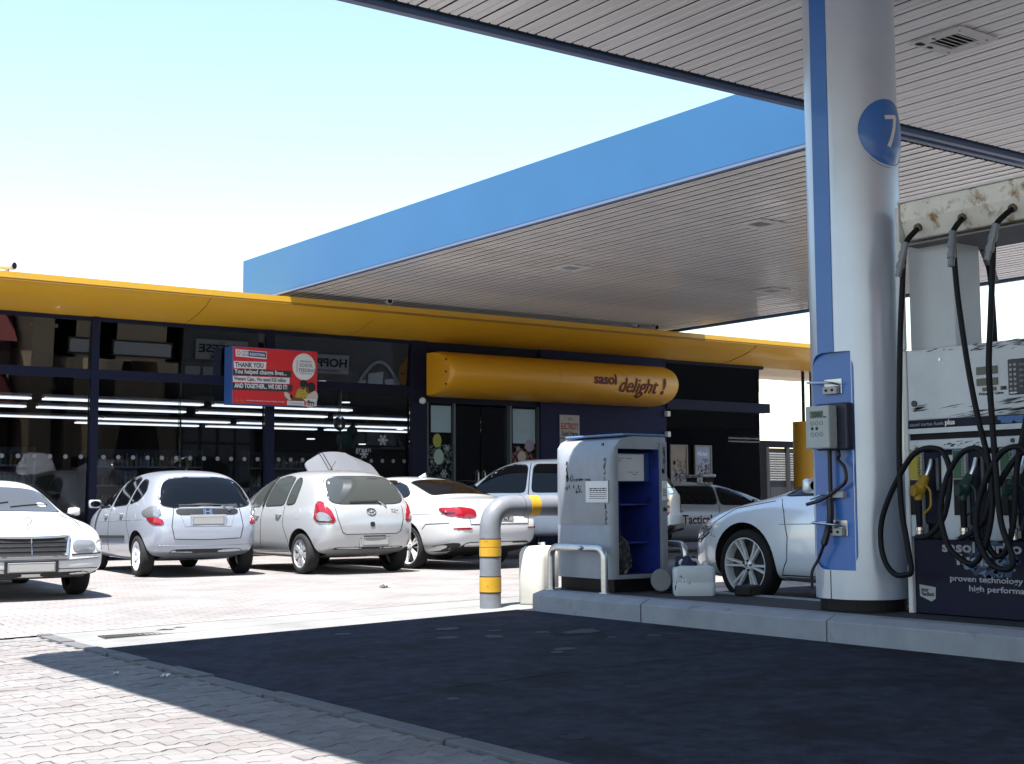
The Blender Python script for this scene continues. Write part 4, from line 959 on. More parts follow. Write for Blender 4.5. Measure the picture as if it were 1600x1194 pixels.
# ---- pale blue-grey hatchback
PBLUE = pm('pale_blue_metallic', (.50, .55, .645), .28, metal=.35, coat=.9)
J = Car(dict(S=[-1.86, -1.80, -1.64, -1.42, -1.05, -.6, -.1, .4, .8, 1.15, 1.45, 1.7, 1.9, 2.0],
    top=[(-1.86, 1.00), (-1.80, 1.10), (-1.64, 1.36), (-1.42, 1.49), (-1.05, 1.535), (-.5, 1.545), (.1, 1.52), (.55, 1.42), (1.0, 1.19), (1.35, 1.04), (1.7, .93), (1.9, .82), (2.0, .74)],
    belt=[(-1.86, .985), (-1.6, 1.02), (-.5, .98), (.6, .92), (1.3, .88), (1.7, .80), (2.0, .68)],
    w=[(-1.86, .70), (-1.80, .755), (-1.5, .835), (-1, .862), (1.2, .862), (1.6, .83), (1.9, .70), (2.0, .58)],
    bot=[(-1.86, .34), (-1.6, .27), (-1.2, .2), (1.6, .2), (2.0, .26)], rail=[(-1.86, .70), (-1.6, .63), (-1.3, .575), (0, .59), (.6, .62), (1.2, .7)],
    ax=(-1.25, 1.25), wr=.30, arch=.355, rear_off=[0, 0, -.03, -.075, -.05, .02, .03, .03, .03], capb=.05), PBLUE)
J.place('blue_hatchback', 'pale blue-grey hatchback seen from behind, parked between the white saloon and the small silver hatchback', (8.06, 20.27), 5)
J.window('rear_window', 'B', [(-.66, 1.01), (-.4, .975), (.4, .975), (.66, 1.01), (.60, 1.26), (.50, 1.385), (.25, 1.415), (-.25, 1.415), (-.50, 1.385), (-.60, 1.26)])
J.window('side_window', 'L', [(1.02, .965), (.30, 1.00), (.24, 1.39), (.45, 1.36), (.72, 1.24)]); J.window('side_window', 'L', [(.18, 1.00), (-.62, 1.03), (-.66, 1.40), (-.3, 1.43), (.12, 1.41)]); J.window('side_window', 'L', [(-.72, 1.035), (-1.12, 1.09), (-1.28, 1.22), (-1.05, 1.36), (-.75, 1.40)])
def tp(x, q, a): return x*math.cos(a)-q*math.sin(a)
a_ = R(40)
for k in (1, -1):
    f = (lambda q: q) if k > 0 else (lambda q: [(-x, z) for x, z in q[::-1]])
    J.patch('tail_light', a_*k, f([(.28, .925), (.40, .855), (.715, .850), (.665, 1.0), (.52, 1.015)]), .009, CLEARL, dome=.010, rnd=1, step=.04)
    J.patch('tail_light', a_*k, f([(.40, .848), (.715, .843), (.765, .735), (.58, .745)]), .009, REDL, dome=.010, rnd=1, step=.04)
J.patch('garnish', 'B', [(-.44, .88), (.44, .88), (.46, .965), (-.46, .965)], .006, PLASTIC, rnd=1)
emblem_ring(J, 'B', 0, .922, [('box', -.045, -.03, -.04, .04), ('box', .03, .045, -.04, .04), ('box', -.03, .03, -.008, .008), ('box', -.06, .06, .046, .054), ('box', -.052, .052, -.054, -.046), ('box', -.062, -.054, -.05, .05), ('box', .054, .062, -.05, .05)])
J.plate('B', 0, .80, .46, .12, PBLUE); J.line('panel_gap', 'B', [(-.48, .98), (-.52, .72), (-.48, .545), (0, .53), (.48, .545), (.52, .72), (.48, .98)], .006)
J.line('body_crease', 'B', [(-.40, .93), (-.34, .72), (.34, .72), (.40, .93)], .004, pm('crease_shade', (.25, .28, .34), .4)); J.line('panel_gap', 'B', [(-.80, .46), (0, .44), (.80, .46)], .004, MATS['crease_shade'])
wiper(J, -.38, 1.0, .22, 1.005); MB().tube([J.hit('B', .22, 1.005)[0]+Vector((0, -.02, 0)), J.hit('B', .33, .94)[0]+Vector((0, -.02, 0))], .014, 6).build('wiper_arm', CHROME, J.root)
for s in ((.24, .26),): J.line('panel_gap', 'L', [(.22, 1.0), (.20, .55), (.26, .27)], .005)
J.line('panel_gap', 'L', [(-.68, 1.03), (-.80, .75), (-.93, .60), (-.96, .30)], .005); J.line('panel_gap', 'L', [(1.0, .93), (1.02, .60), (.93, .3)], .005)
J.line('side_moulding', 'L', [(-.72, .56), (.98, .53)], .022, PLASTIC); J.line('body_crease', 'L', [(-1.5, .82), (1.0, .76)], .004, MATS['crease_shade'])
J.handle('L', -.48, .885); J.handle('L', .40, .86); J.mirror(.92, 1.0, PBLUE, 1); J.patch('fuel_flap', 'L', [(-1.2, .74), (-1.02, .74), (-1.02, .90), (-1.2, .90)], .002, PBLUE); aerial(J, -.9, .16)
J.patch('exhaust_shield', 'B', [(-.55, .345), (.55, .345), (.5, .40), (-.5, .40)], .004, PLASTIC)
J.wheels(dict(n=7, rim=.205, w0=.026, w1=.034, hub=.055, mat=ALLOY))

# ---- small silver hatchback
PSIL = pm('silver_metallic', (.60, .62, .64), .28, metal=.45, coat=.9)
Y = Car(dict(S=[-1.81, -1.75, -1.60, -1.40, -1.05, -.6, -.1, .4, .8, 1.15, 1.45, 1.68, 1.85, 1.93],
    top=[(-1.81, 1.00), (-1.75, 1.10), (-1.60, 1.34), (-1.40, 1.485), (-1.05, 1.535), (-.5, 1.55), (.1, 1.53), (.5, 1.44), (.95, 1.20), (1.25, 1.05), (1.6, .95), (1.85, .80), (1.93, .72)],
    belt=[(-1.81, .985), (-1.5, 1.0), (-.5, .96), (.6, .92), (1.3, .88), (1.65, .80), (1.93, .66)],
    w=[(-1.81, .70), (-1.75, .755), (-1.5, .83), (-1, .86), (1.15, .865), (1.5, .83), (1.85, .70), (1.93, .58)],
    bot=[(-1.81, .36), (-1.6, .28), (-1.2, .21), (1.6, .21), (1.93, .26)], rail=[(-1.81, .70), (-1.5, .64), (-1.2, .59), (0, .60), (.6, .63), (1.2, .7)],
    ax=(-1.23, 1.23), wr=.30, arch=.36, rear_off=[0, 0, -.03, -.08, -.06, .02, .03, .03, .03], capb=.055), PSIL)
Y.place('silver_hatchback', 'small silver hatchback seen from behind left of the white sports saloon', (10.09, 19.36), 1)
Y.window('rear_window', 'B', [(-.60, 1.06), (-.45, 1.02), (.45, 1.02), (.60, 1.06), (.60, 1.24), (.53, 1.39), (.3, 1.425), (-.3, 1.425), (-.53, 1.39), (-.60, 1.24)], TINTM)
Y.window('side_window', 'L', [(.98, .965), (.22, .985), (.16, 1.39), (.40, 1.37), (.68, 1.24)], TINTM); Y.window('side_window', 'L', [(.05, .99), (-.62, 1.01), (-.60, 1.41), (-.3, 1.435), (.02, 1.42)], TINTM); Y.window('side_window', 'L', [(-.68, 1.015), (-.98, 1.03), (-.93, 1.30), (-.80, 1.40), (-.67, 1.40)], TINTM)
Y.line('door_pillar', 'L', [(.11, .98), (.08, 1.42)], .03, PLASTIC)
for k in (1, -1):
    f = (lambda q: q) if k > 0 else (lambda q: [(-x, z) for x, z in q[::-1]])
    Y.patch('tail_light', a_*k, f([(.42, .765), (.78, .745), (.72, .90), (.62, 1.0), (.56, 1.06), (.45, 1.065)]), .009, REDL, dome=.010, rnd=1, step=.04)
    Y.patch('reversing_lens', a_*k, f([(.48, .785), (.72, .77), (.68, .85), (.60, .90), (.50, .90)]), .026, CLEARL, rnd=1, step=.04)
Y.line('panel_gap', 'B', [(-.56, 1.0), (-.54, .80), (-.48, .62), (-.42, .585), (.42, .585), (.48, .62), (.54, .80), (.56, 1.0)], .006)
Y.plate('B', .06, .475, .44, .115, pm('plate_recess', (.30, .305, .30), .5)); Y.patch('number_lamp', 'B', [(-.14, .545), (.22, .545), (.22, .56), (-.14, .56)], .012, PLASTIC, rnd=0)
emblem_ring(Y, 'B', 0, .905, [('ring', 0, 0, .075, .052, .007), ('ring', 0, 0, .028, .05, .006), ('ring', 0, .018, .052, .026, .006)])
o = Y.patch('tailgate_lock', 'B', [(-.035, .69), (.035, .69), (.04, .76), (-.04, .76)], .008, PLASTIC, rnd=3)
for x, t_, w_ in ((-.46, 'Yaris', .16), (.33, 'T3+', .13)):
    h, n = Y.hit('B', x, .90); text('lettering', t_, .06, frame(h+Vector((0, -.006, 0)), (1, 0, 0), (0, 0, 1)), CHROME, Y.root, wid=w_, bold=.002) if t_ == 'T3+' else None
wiper(Y, -.30, 1.045, .18, 1.06); MB().tube([Y.hit('B', .18, 1.06)[0]+Vector((0, -.025, 0)), Y.hit('B', .27, .985)[0]+Vector((0, -.02, 0))], .014, 6).build('wiper_arm', CHROME, Y.root)
Y.line('panel_gap', 'L', [(.11, .98), (.08, .55), (.12, .27)], .005); Y.line('panel_gap', 'L', [(-.66, 1.0), (-.70, .70), (-.86, .48), (-.9, .32), (.95, .28), (1.0, .60), (.96, .95)], .005)
Y.handle('L', -.52, .86); Y.handle('L', .28, .84); Y.mirror(.90, 1.0, PSIL, 1); aerial(Y, -.6, .22); Y.patch('fuel_flap', 'L', [(-1.22, .80), (-1.05, .80), (-1.05, .96), (-1.22, .96)], .002, PSIL)
Y.patch('exhaust_shield', 'B', [(-.6, .365), (.6, .365), (.55, .40), (-.55, .40)], .003, PLASTIC)
Y.wheels(dict(n=7, rim=.205, w0=.03, w1=.05, hub=.06, mat=HUBC, dish=.02))

# ---- white sports saloon with its bonnet up
PWHT = pm('white_car_paint', (.72, .73, .75), .25, coat=1)
B = Car(dict(S=[-2.56, -2.46, -2.25, -1.95, -1.62, -1.2, -.8, -.3, .2, .7, 1.1, 1.5, 1.9, 2.15, 2.30],
    top=[(-2.56, .98), (-2.46, 1.06), (-2.25, 1.10), (-1.95, 1.125), (-1.7, 1.17), (-1.2, 1.375), (-.75, 1.455), (-.2, 1.48), (.2, 1.46), (.6, 1.38), (1.0, 1.19), (1.3, 1.05), (1.9, .92), (2.15, .80), (2.30, .68)],
    belt=[(-2.56, .93), (-2.3, 1.03), (-1.7, 1.04), (-.5, 1.0), (.6, .96), (1.3, .92), (1.9, .82), (2.30, .60)],
    w=[(-2.56, .78), (-2.46, .86), (-2.2, .915), (-1.5, .945), (1.4, .945), (1.9, .90), (2.15, .78), (2.30, .60)],
    bot=[(-2.56, .36), (-2.2, .24), (-1.8, .19), (1.8, .19), (2.30, .25)], rail=[(-2.56, .72), (-1.9, .70), (-1.4, .63), (-.8, .585), (0, .60), (.6, .64), (1.2, .76)],
    ax=(-1.48, 1.48), wr=.345, arch=.385, rear_off=[0, 0, -.03, -.08, -.06, .0, .0, .0, .0], capb=.05, beltw=.95), PWHT)
B.place('white_saloon', 'white sports saloon with raised bonnet, between small silver hatchback and bent pipe bollard', (12.03, 19.96), -5)
B.window('rear_window', 'T', [(-.60, -1.74), (.60, -1.74), (.55, -1.35), (.49, -.98), (-.49, -.98), (-.55, -1.35)])
B.window('side_window', 'L', [(.95, 1.01), (.10, 1.04), (.06, 1.385), (.35, 1.36), (.65, 1.24)]); B.window('side_window', 'L', [(.0, 1.04), (-.98, 1.07), (-1.28, 1.11), (-1.30, 1.17), (-1.02, 1.30), (-.6, 1.385), (-.04, 1.40)])
for k in (1, -1):
    f = (lambda q: q) if k > 0 else mir; sd = 'R' if k > 0 else 'L'
    B.patch('tail_light', 'B', f([(.46, .80), (.80, .80), (.86, .95), (.70, .965), (.46, .93)]), .012, REDL, dome=.012)
    B.patch('tail_light', sd, [(-2.56, .81), (-2.40, .83), (-2.20, .93), (-2.28, .96), (-2.52, .95)], .010, REDL, dome=.012); B.patch('light_band', sd, [(-2.52, .86), (-2.30, .885), (-2.27, .90), (-2.52, .88)], .024, DARKL, rnd=1)
    B.patch('rear_reflector', 'B', f([(.56, .62), (.82, .62), (.82, .65), (.56, .65)]), .008, REDL, rnd=1); B.patch('rear_vent', 'B', f([(.70, .28), (.90, .28), (.86, .42), (.68, .42)]), .006, PLASTIC)
B.patch('diffuser', 'B', [(-.72, .20), (.72, .20), (.66, .43), (-.66, .43)], .008, PLASTIC); B.plate('B', 0, .79, .50, .115, None, 'CY')
B.line('panel_gap', 'B', [(-.62, 1.0), (-.58, .70), (.58, .70), (.62, 1.0)], .006); B.line('panel_gap', 'L', [(-2.45, .72), (-1.95, .70), (-1.86, .62)], .005)
B.line('panel_gap', 'L', [(.05, 1.03), (.02, .5), (.10, .26)], .005); B.line('panel_gap', 'L', [(-.98, 1.05), (-1.0, .75), (-1.1, .6)], .005); B.line('body_crease', 'L', [(-2.1, .86), (1.2, .80)], .004, pm('white_crease', (.45, .46, .5), .4))
B.handle('L', -.78, .86); B.handle('L', .32, .84); B.mirror(.86, 1.02, PWHT, 1); h, n = B.hit('T', 0, -.62)
MB().add([h+Vector(p) for p in ((-.035, -.11, 0), (.035, -.11, 0), (.012, .10, -.005), (-.012, .10, -.005), (-.008, -.12, .075), (.008, -.12, .075))], [(0, 1, 5, 4), (1, 2, 5), (3, 0, 4), (2, 3, 4, 5), (0, 3, 2, 1)]).build('shark_fin', PWHT, B.root, bevel=.006)
B.wheels(dict(n=5, twin=.14, rim=.265, w0=.016, w1=.020, hub=.06, nuts=True))
# raised bonnet, hinged at the windscreen
M = Matrix.Translation((0, 1.18, 1.06)) @ Matrix.Rotation(R(49), 4, 'X'); rows = []
for i in range(15):
    t = i/14; hw = .80-.10*t-.22*max(0, (t-.8)/.2)**2; rows.append([M @ Vector((hw*x/8, 1.22*t*(1-.10*(abs(x)/8)**3*t), .06*math.sin(PI*.5*(1-abs(x)/8))-.10*t*t+(.012 if abs(x) == 4 else 0))) for x in range(-8, 9)])
bm_ = MB().grid(rows); und = [[p-(M.to_3x3() @ Vector((0, 0, .03))) for p in r] for r in rows]; bm_.grid(und)
ed = rows[0]+[r[-1] for r in rows[1:]]+rows[-1][-2::-1]+[r[0] for r in rows[-2:0:-1]]; eu = und[0]+[r[-1] for r in und[1:]]+und[-1][-2::-1]+[r[0] for r in und[-2:0:-1]]; k = len(ed)
bm_.add(ed+eu, [(i, (i+1) % k, k+(i+1) % k, k+i) for i in range(k)])
bonnet = bm_.build('raised_bonnet', pm('bonnet_grey', (.20, .215, .245), .35, metal=.2, coat=.5), B.root, smooth=True, ang=50); bonnet['label'] = 'raised bonnet showing grey'
for sx in (-.30, -.38): MB().tube([M @ Vector((sx*(1-.12*t/8), 1.2*t/8, .066*math.cos(sx)-.10*(t/8)**2+.002)) for t in range(9)], .006, 6).build('bonnet_crease', GAP, bonnet)
MB().cyl(M @ Vector((.6, .5, -.03)), (.62, 1.45, .95), .012, 8).build('bonnet_strut', BLACK, bonnet)

# ---- white saloon facing the camera
PW2 = pm('old_white_paint', (.74, .75, .75), .3, coat=.8)
Mc = Car(dict(S=[-2.22, -2.12, -1.9, -1.5, -1.05, -.6, -.1, .25, .6, .95, 1.35, 1.75, 2.02, 2.16, 2.22],
    top=[(-2.22, .85), (-2.12, .97), (-1.9, 1.0), (-1.5, 1.03), (-1.3, 1.08), (-.85, 1.36), (-.5, 1.425), (-.1, 1.43), (.15, 1.40), (.45, 1.27), (.85, 1.00), (.98, .965), (1.35, .94), (1.75, .895), (2.02, .85), (2.16, .80), (2.22, .745)],
    belt=[(-2.22, .80), (-1.9, .95), (-.5, .93), (.7, .92), (1.35, .88), (1.75, .83), (2.02, .775), (2.22, .68)],
    w=[(-2.22, .72), (-2.1, .80), (-1.7, .855), (1.5, .86), (1.9, .85), (2.1, .82), (2.22, .78)],
    bot=[(-2.22, .34), (-1.9, .24), (1.8, .22), (2.22, .27)], rail=[(-2.22, .7), (-1.3, .65), (-.7, .575), (0, .585), (.5, .63), (.95, .74)],
    ax=(-1.345, 1.345), wr=.305, arch=.35, front_off=[0, 0, .04, .06, .03, -.01, -.01, -.01, -.01], capb=.05, beltw=.965), PW2)
Mc.place('white_old_saloon', 'older white saloon facing the camera at the left edge with an upright chrome grille', (4.60, 17.42), 183)
Mc.window('windscreen', 'T', [(-.66, .86), (-.35, .90), (.35, .90), (.66, .86), (.56, .30), (-.56, .30)], pm('windscreen_grey', (.07, .074, .078), .04, ior=1.6))
Mc.root.scale = (1, 1, .955)
gp = [(-.37, .515), (.37, .515), (.40, .715), (-.40, .715)]
Mc.patch('grille', 'F', gp, .012, PLASTIC, rnd=1)
Mc.line('grille_surround', 'F', [(-.37, .51), (.37, .51), (.41, .72), (-.41, .72), (-.37, .51)], .016, CHROME, .015)
for z in (.565, .615, .665): Mc.line('grille_bar', 'F', [(-.37, z), (.37, z)], .006, CHROME, .016)
Mc.line('grille_bar', 'F', [(0, .515), (0, .715)], .009, CHROME, .018)
for k in (1, -1):
    f = (lambda q: q) if k > 0 else mir
    Mc.patch('headlight', 'F', f([(.435, .545), (.69, .545), (.70, .68), (.45, .69)]), .010, CLEARL, dome=.02, rnd=2); Mc.patch('indicator', 'F', f([(.70, .545), (.82, .555), (.80, .675), (.71, .68)]), .010, pm('indicator_clear', (.5, .5, .5), .15, coat=1), dome=.015, rnd=2)
    Mc.line('light_seal', 'F', f([(.43, .52), (.82, .53)]), .008, GAP, .004); Mc.line('panel_gap', 'T', f([(.62, .90), (.68, 1.4), (.60, 2.0), (.44, 2.16)]), .005)
    Mc.patch('bumper_vent', 'F', f([(.10, .275), (.66, .285), (.60, .33), (.10, .315)]), .006, PLASTIC, rnd=1)
Mc.line('bumper_top', 'F', [(-.80, .485), (-.4, .462), (.4, .462), (.80, .485)], .012, pm('bumper_shade', (.25, .25, .26), .5)); Mc.line('bumper_strip', 'F', [(-.78, .36), (.78, .36)], .006, PLASTIC); Mc.line('bumper_lip', 'F', [(-.75, .262), (0, .255), (.75, .262)], .015, PLASTIC)
Mc.plate('F', 0, .385, .50, .11, PLASTIC); Mc.mirror(.72, .96, PW2, .75)
h, n = Mc.hit('T', 0, 2.10); b = MB().cyl(h, h+Vector((0, 0, .05)), .005, 6); b.tube([h+Vector((.038*math.cos(q), 0, .09+.038*math.sin(q))) for q in [2*PI*i/20 for i in range(20)]], .004, 6, closed=True); [b.cyl(h+Vector((0, 0, .09)), h+Vector((.038*math.cos(q), 0, .09+.038*math.sin(q))), .004, 5) for q in (PI/2, PI/2+2.094, PI/2+4.189)]; b.build('bonnet_star', CHROME, Mc.root)
for sx in (-.1, .35): MB().tube([hh+nn*.012 for hh, nn in (Mc.hit('T', sx-.45*t/6, .80-.12*t/6) for t in range(7))], .007, 6).build('wiper', PLASTIC, Mc.root)
for x, s, r in ((-.48, .70, .05), (.36, .75, .045)): Mc.patch('licence_disc', 'T', [(x-r, s-r), (x+r, s-r), (x+r, s+r), (x-r, s+r)], .008, WHITEINK, rnd=4)
# seats and steering wheel seen dimly: raised backs behind the glass are part of the dark screen
Mc.wheels(dict(n=8, rim=.20, w0=.026, w1=.036, hub=.06, mat=HUBC))

# ---- pickup with canopy, beyond the pump kiosk
PWB = pm('white_pickup_paint', (.90, .92, .94), .3, coat=.8, k=1)
K = Car(dict(S=[-2.55, -2.50, -2.3, -1.9, -1.45, -1.0, -.5, 0, .35, .7, 1.05, 1.35, 1.7, 2.1, 2.45, 2.6],
    top=[(-2.55, 1.16), (-2.50, 1.25), (-2.30, 1.62), (-2.1, 1.77), (-1.9, 1.80), (-1.0, 1.82), (-.5, 1.82), (.0, 1.81), (.35, 1.77), (.65, 1.66), (1.05, 1.36), (1.35, 1.17), (1.7, 1.13), (2.1, 1.08), (2.45, .98), (2.6, .85)],
    belt=[(-2.55, 1.13), (-2.3, 1.15), (-1, 1.15), (.5, 1.13), (1.2, 1.10), (2.1, 1.02), (2.6, .80)],
    w=[(-2.55, .83), (-2.45, .88), (1.9, .90), (2.3, .86), (2.6, .70)], bot=[(-2.55, .52), (-2, .42), (2, .40), (2.6, .42)],
    rail=[(-2.55, .76), (-2.2, .70), (0, .67), (.6, .69), (1.2, .80)], ax=(-1.5, 1.55), wr=.38, arch=.45, capb=.03, beltw=.97), PWB)
K.place('white_pickup', 'white pickup with a canopy and black side glass, parked beyond the pump kiosk', (15.08, 20.15), -40)
K.window('side_window', 'L', [(1.02, 1.20), (.02, 1.20), (.0, 1.66), (.12, 1.70), (.40, 1.68), (.66, 1.56)]); K.window('side_window', 'L', [(-.12, 1.20), (-.98, 1.20), (-.98, 1.69), (-.12, 1.70)]); K.window('side_window', 'L', [(-1.2, 1.24), (-2.18, 1.24), (-2.12, 1.55), (-2.0, 1.68), (-1.2, 1.69)])
K.window('rear_window', 'B', [(-.62, 1.27), (.62, 1.27), (.55, 1.62), (-.55, 1.62)])
for sd in 'LR': K.patch('tail_light', sd, [(-2.55, .78), (-2.44, .78), (-2.44, 1.08), (-2.55, 1.08)], .012, REDL, rnd=1, dome=.006); K.patch('reversing_lens', sd, [(-2.54, .90), (-2.46, .90), (-2.46, .97), (-2.54, .97)], .022, CLEARL, rnd=1)
K.line('panel_gap', 'L', [(-.05, 1.72), (-.05, .5)], .008); K.line('panel_gap', 'L', [(-1.06, 1.72), (-1.06, .5)], .010); K.line('panel_gap', 'L', [(-2.5, 1.19), (-1.1, 1.19)], .008); K.line('panel_gap', 'L', [(1.1, 1.1), (1.12, .5)], .008)
K.patch('handle_cup', 'L', [(.06, .99), (.30, .99), (.30, 1.06), (.06, 1.06)], .003, PLASTIC, rnd=3); K.patch('handle_cup', 'L', [(-.96, .99), (-.76, .99), (-.76, 1.06), (-.96, 1.06)], .003, PLASTIC, rnd=3)
K.patch('rear_bumper', 'B', [(-.8, .46), (.8, .46), (.8, .62), (-.8, .62)], .08, PLASTIC, depth=.085); K.mirror(.95, 1.22, PLASTIC, 1.2); K.patch('badge', 'L', [(-2.34, .84), (-2.24, .84), (-2.24, .89), (-2.34, .89)], .004, PLASTIC, rnd=1); K.patch('badge', 'L', [(-2.36, .78), (-2.22, .78), (-2.22, .81), (-2.36, .81)], .004, PLASTIC, rnd=1)
K.patch('canopy_hinge', 'L', [(-2.46, 1.22), (-2.36, 1.22), (-2.36, 1.30), (-2.46, 1.30)], .012, PLASTIC, rnd=2)
K.wheels(dict(n=6, rim=.22, w0=.04, w1=.06, hub=.08))

# ---- security hatchback with roof light bar
PSEC = pm('grey_security_paint', (.40, .41, .43), .3, metal=.3, coat=.8)
T = Car(dict(S=[-2.05, -1.98, -1.8, -1.5, -1.1, -.6, -.1, .4, .8, 1.15, 1.5, 1.85, 2.1, 2.25],
    top=[(-2.05, 1.0), (-1.98, 1.1), (-1.8, 1.28), (-1.5, 1.41), (-1.1, 1.475), (-.5, 1.50), (.1, 1.47), (.55, 1.35), (1.0, 1.14), (1.3, 1.03), (1.7, .96), (2.1, .84), (2.25, .72)],
    belt=[(-2.05, .97), (-1.5, .99), (0, .95), (1.0, .92), (1.6, .85), (2.25, .66)], w=[(-2.05, .74), (-1.9, .82), (-1.3, .875), (1.4, .875), (1.9, .82), (2.25, .6)],
    bot=[(-2.05, .34), (-1.6, .24), (1.6, .22), (2.25, .27)], rail=[(-2.05, .68), (-1.4, .58), (0, .59), (.6, .62), (1.2, .72)], ax=(-1.3, 1.3), wr=.32, arch=.36, capb=.04), PSEC)
T.place('security_car', 'grey security hatchback with a light bar on its roof, beyond the pump kiosk', (19.6, 20.57), 112); T.root.scale = (1, 1, .96)
T.window('side_window', 'R', [(.92, .97), (.12, .99), (.10, 1.36), (.35, 1.32), (.6, 1.2)]); T.window('side_window', 'R', [(.04, .99), (-1.15, 1.02), (-1.5, 1.12), (-1.3, 1.28), (-.9, 1.37), (.03, 1.37)]); T.window('windscreen', 'T', [(-.62, 1.05), (.62, 1.05), (.52, .48), (-.52, .48)])
h, n = T.hit('R', -.95, .50); text('lettering', 'Tactical Security', .26, frame((T.W+.003, -.72, .60), (0, 1, 0), (0, 0, 1)), INK, T.root, wid=1.35, bold=.004)
T.line('panel_gap', 'R', [(.08, 1.0), (.06, .5), (.1, .3)], .006); T.line('panel_gap', 'R', [(-.95, 1.0), (-1.0, .6)], .006); T.line('panel_gap', 'R', [(.95, .93), (1.0, .5)], .006); T.handle('R', -.78, .86); T.handle('R', .28, .84); T.mirror(.82, 1.0, PSEC, 1)
lb = MB(); lb.box(-.55, .55, -.14, .14, 1.56, 1.63); lb.build('light_bar', pm('light_bar_clear', (.5, .52, .55), .15, coat=1), T.root, bevel=.03, seg=3); b = MB(); b.box(-.5, -.4, -.1, .1, 1.46, 1.57); b.box(.4, .5, -.1, .1, 1.46, 1.57); b.build('bar_foot', BLACK, T.root)
for x in (-.35, -.05, .25): MB().box(x, x+.1, -.146, .146, 1.585, 1.61).build('bar_lens', GAP, T.root)
T.wheels(dict(n=5, rim=.21, w0=.03, w1=.045))

# ---- silver white coupe-like saloon at the far side of the island
PACC = pm('pale_silver_blue_paint', (.66, .71, .78), .22, metal=.2, coat=1, k=1)
A = Car(dict(S=[-2.38, -2.28, -2.05, -1.7, -1.3, -.9, -.4, .1, .5, .9, 1.25, 1.6, 1.9, 2.12, 2.26, 2.33], sub=3,
    top=[(-2.38, .98), (-2.28, 1.06), (-2.05, 1.10), (-1.7, 1.16), (-1.2, 1.36), (-.8, 1.43), (-.3, 1.455), (.1, 1.44), (.5, 1.32), (.85, 1.13), (1.0, 1.06), (1.3, 1.005), (1.6, .945), (1.9, .86), (2.12, .77), (2.26, .68), (2.33, .60)],
    belt=[(-2.38, .95), (-1.7, 1.01), (-.5, .98), (.5, .95), (1.0, .93), (1.3, .91), (1.6, .865), (1.9, .79), (2.12, .70), (2.33, .55)],
    w=[(-2.38, .74), (-2.2, .84), (-1.6, .90), (-.4, .905), (1.0, .905), (1.4, .92), (1.7, .905), (1.95, .86), (2.15, .75), (2.26, .65), (2.33, .52)],
    bot=[(-2.38, .34), (-2, .22), (1.8, .19), (2.1, .20), (2.33, .24)], rail=[(-2.38, .70), (-1.5, .64), (-.8, .58), (0, .60), (.5, .64), (1.0, .76)],
    ax=(-1.37, 1.37), wr=.345, arch=.40, capb=.05, front_off=[0, 0, .02, .05, .02, 0, 0, 0, 0], beltw=.95), PACC)
A.place('silver_saloon', 'pale silver saloon with multi-spoke alloy wheels, its nose showing between kiosk and blue pillar', (10.27, 7.90, .17), 0)
A.window('side_window', 'L', [(.93, 1.0), (.10, 1.02), (.06, 1.36), (.3, 1.34), (.55, 1.22)]); A.window('side_window', 'L', [(.0, 1.02), (-.95, 1.05), (-1.2, 1.12), (-.95, 1.27), (-.6, 1.36), (-.03, 1.37)]); A.window('windscreen', 'T', [(-.68, .95), (.68, .95), (.55, .28), (-.55, .28)])
A.patch('headlight', 'L', [(2.22, .58), (2.06, .56), (1.86, .66), (1.80, .735), (1.98, .72), (2.14, .66)], .006, pm('headlight_blue', (.20, .24, .30), .06, coat=1, metal=.3), dome=.012, rnd=2, step=.04)
A.patch('headlight', 'F', [(.42, .56), (.70, .60), (.72, .68), (.45, .66)], .006, MATS['headlight_blue'], dome=.012); A.patch('headlight', 'F', [(-.72, .60), (-.42, .56), (-.45, .66), (-.72, .68)], .006, MATS['headlight_blue'], dome=.012)
A.line('light_seal', 'L', [(2.22, .575), (2.06, .552), (1.86, .652)], .007, GAP); A.line('panel_gap', 'L', [(1.80, .735), (1.83, .62), (1.76, .615)], .004); A.patch('grille', 'F', [(-.36, .50), (.36, .50), (.40, .62), (-.40, .62)], .006, PLASTIC); A.patch('bumper_intake', 'F', [(-.5, .26), (.5, .26), (.55, .38), (-.55, .38)], .006, PLASTIC)
A.line('panel_gap', 'L', [(.93, .97), (.86, .86), (.80, .62), (.82, .42), (.93, .27)], .005); A.line('panel_gap', 'L', [(.03, 1.0), (.0, .5), (.05, .27)], .005); A.line('body_crease', 'L', [(-1.9, .80), (.9, .74)], .004, pm('acc_crease', (.35, .38, .43), .4))
A.line('panel_gap', 'L', [(1.80, .745), (1.5, .885), (1.0, .955)], .004)
sk = A.patch('side_skirt', 'L', [(.93, .20), (-.95, .20), (-.95, .27), (.90, .27)], .012, PACC, rnd=0, depth=.02); A.line('skirt_lip', 'L', [(.93, .275), (-.95, .275)], .006, GAP, .004, sk)
A.mirror(.48, 1.05, PACC, 1.0); A.handle('L', -.2, .84)
A.wheels(dict(n=6, twin=.13, rim=.262, w0=.012, w1=.012, hub=.052, nuts=True, rot=.26, spin=.1, dish=.045))
for e in list(A.root.children):
    if e.name.startswith('wheel') and e.type == 'EMPTY':
        b = MB(); z = .1-.035+.016; M0 = Matrix.Rotation(PI/2, 4, 'Y'); 
        for a in ((-.016, -.010, -.018, .018), (.010, .016, -.018, .018), (-.010, .010, -.003, .003)): b.box(a[2], a[3], a[0], a[1], z-.012, z-.002, M0)
        b.build('hub_emblem', CHROME, e)

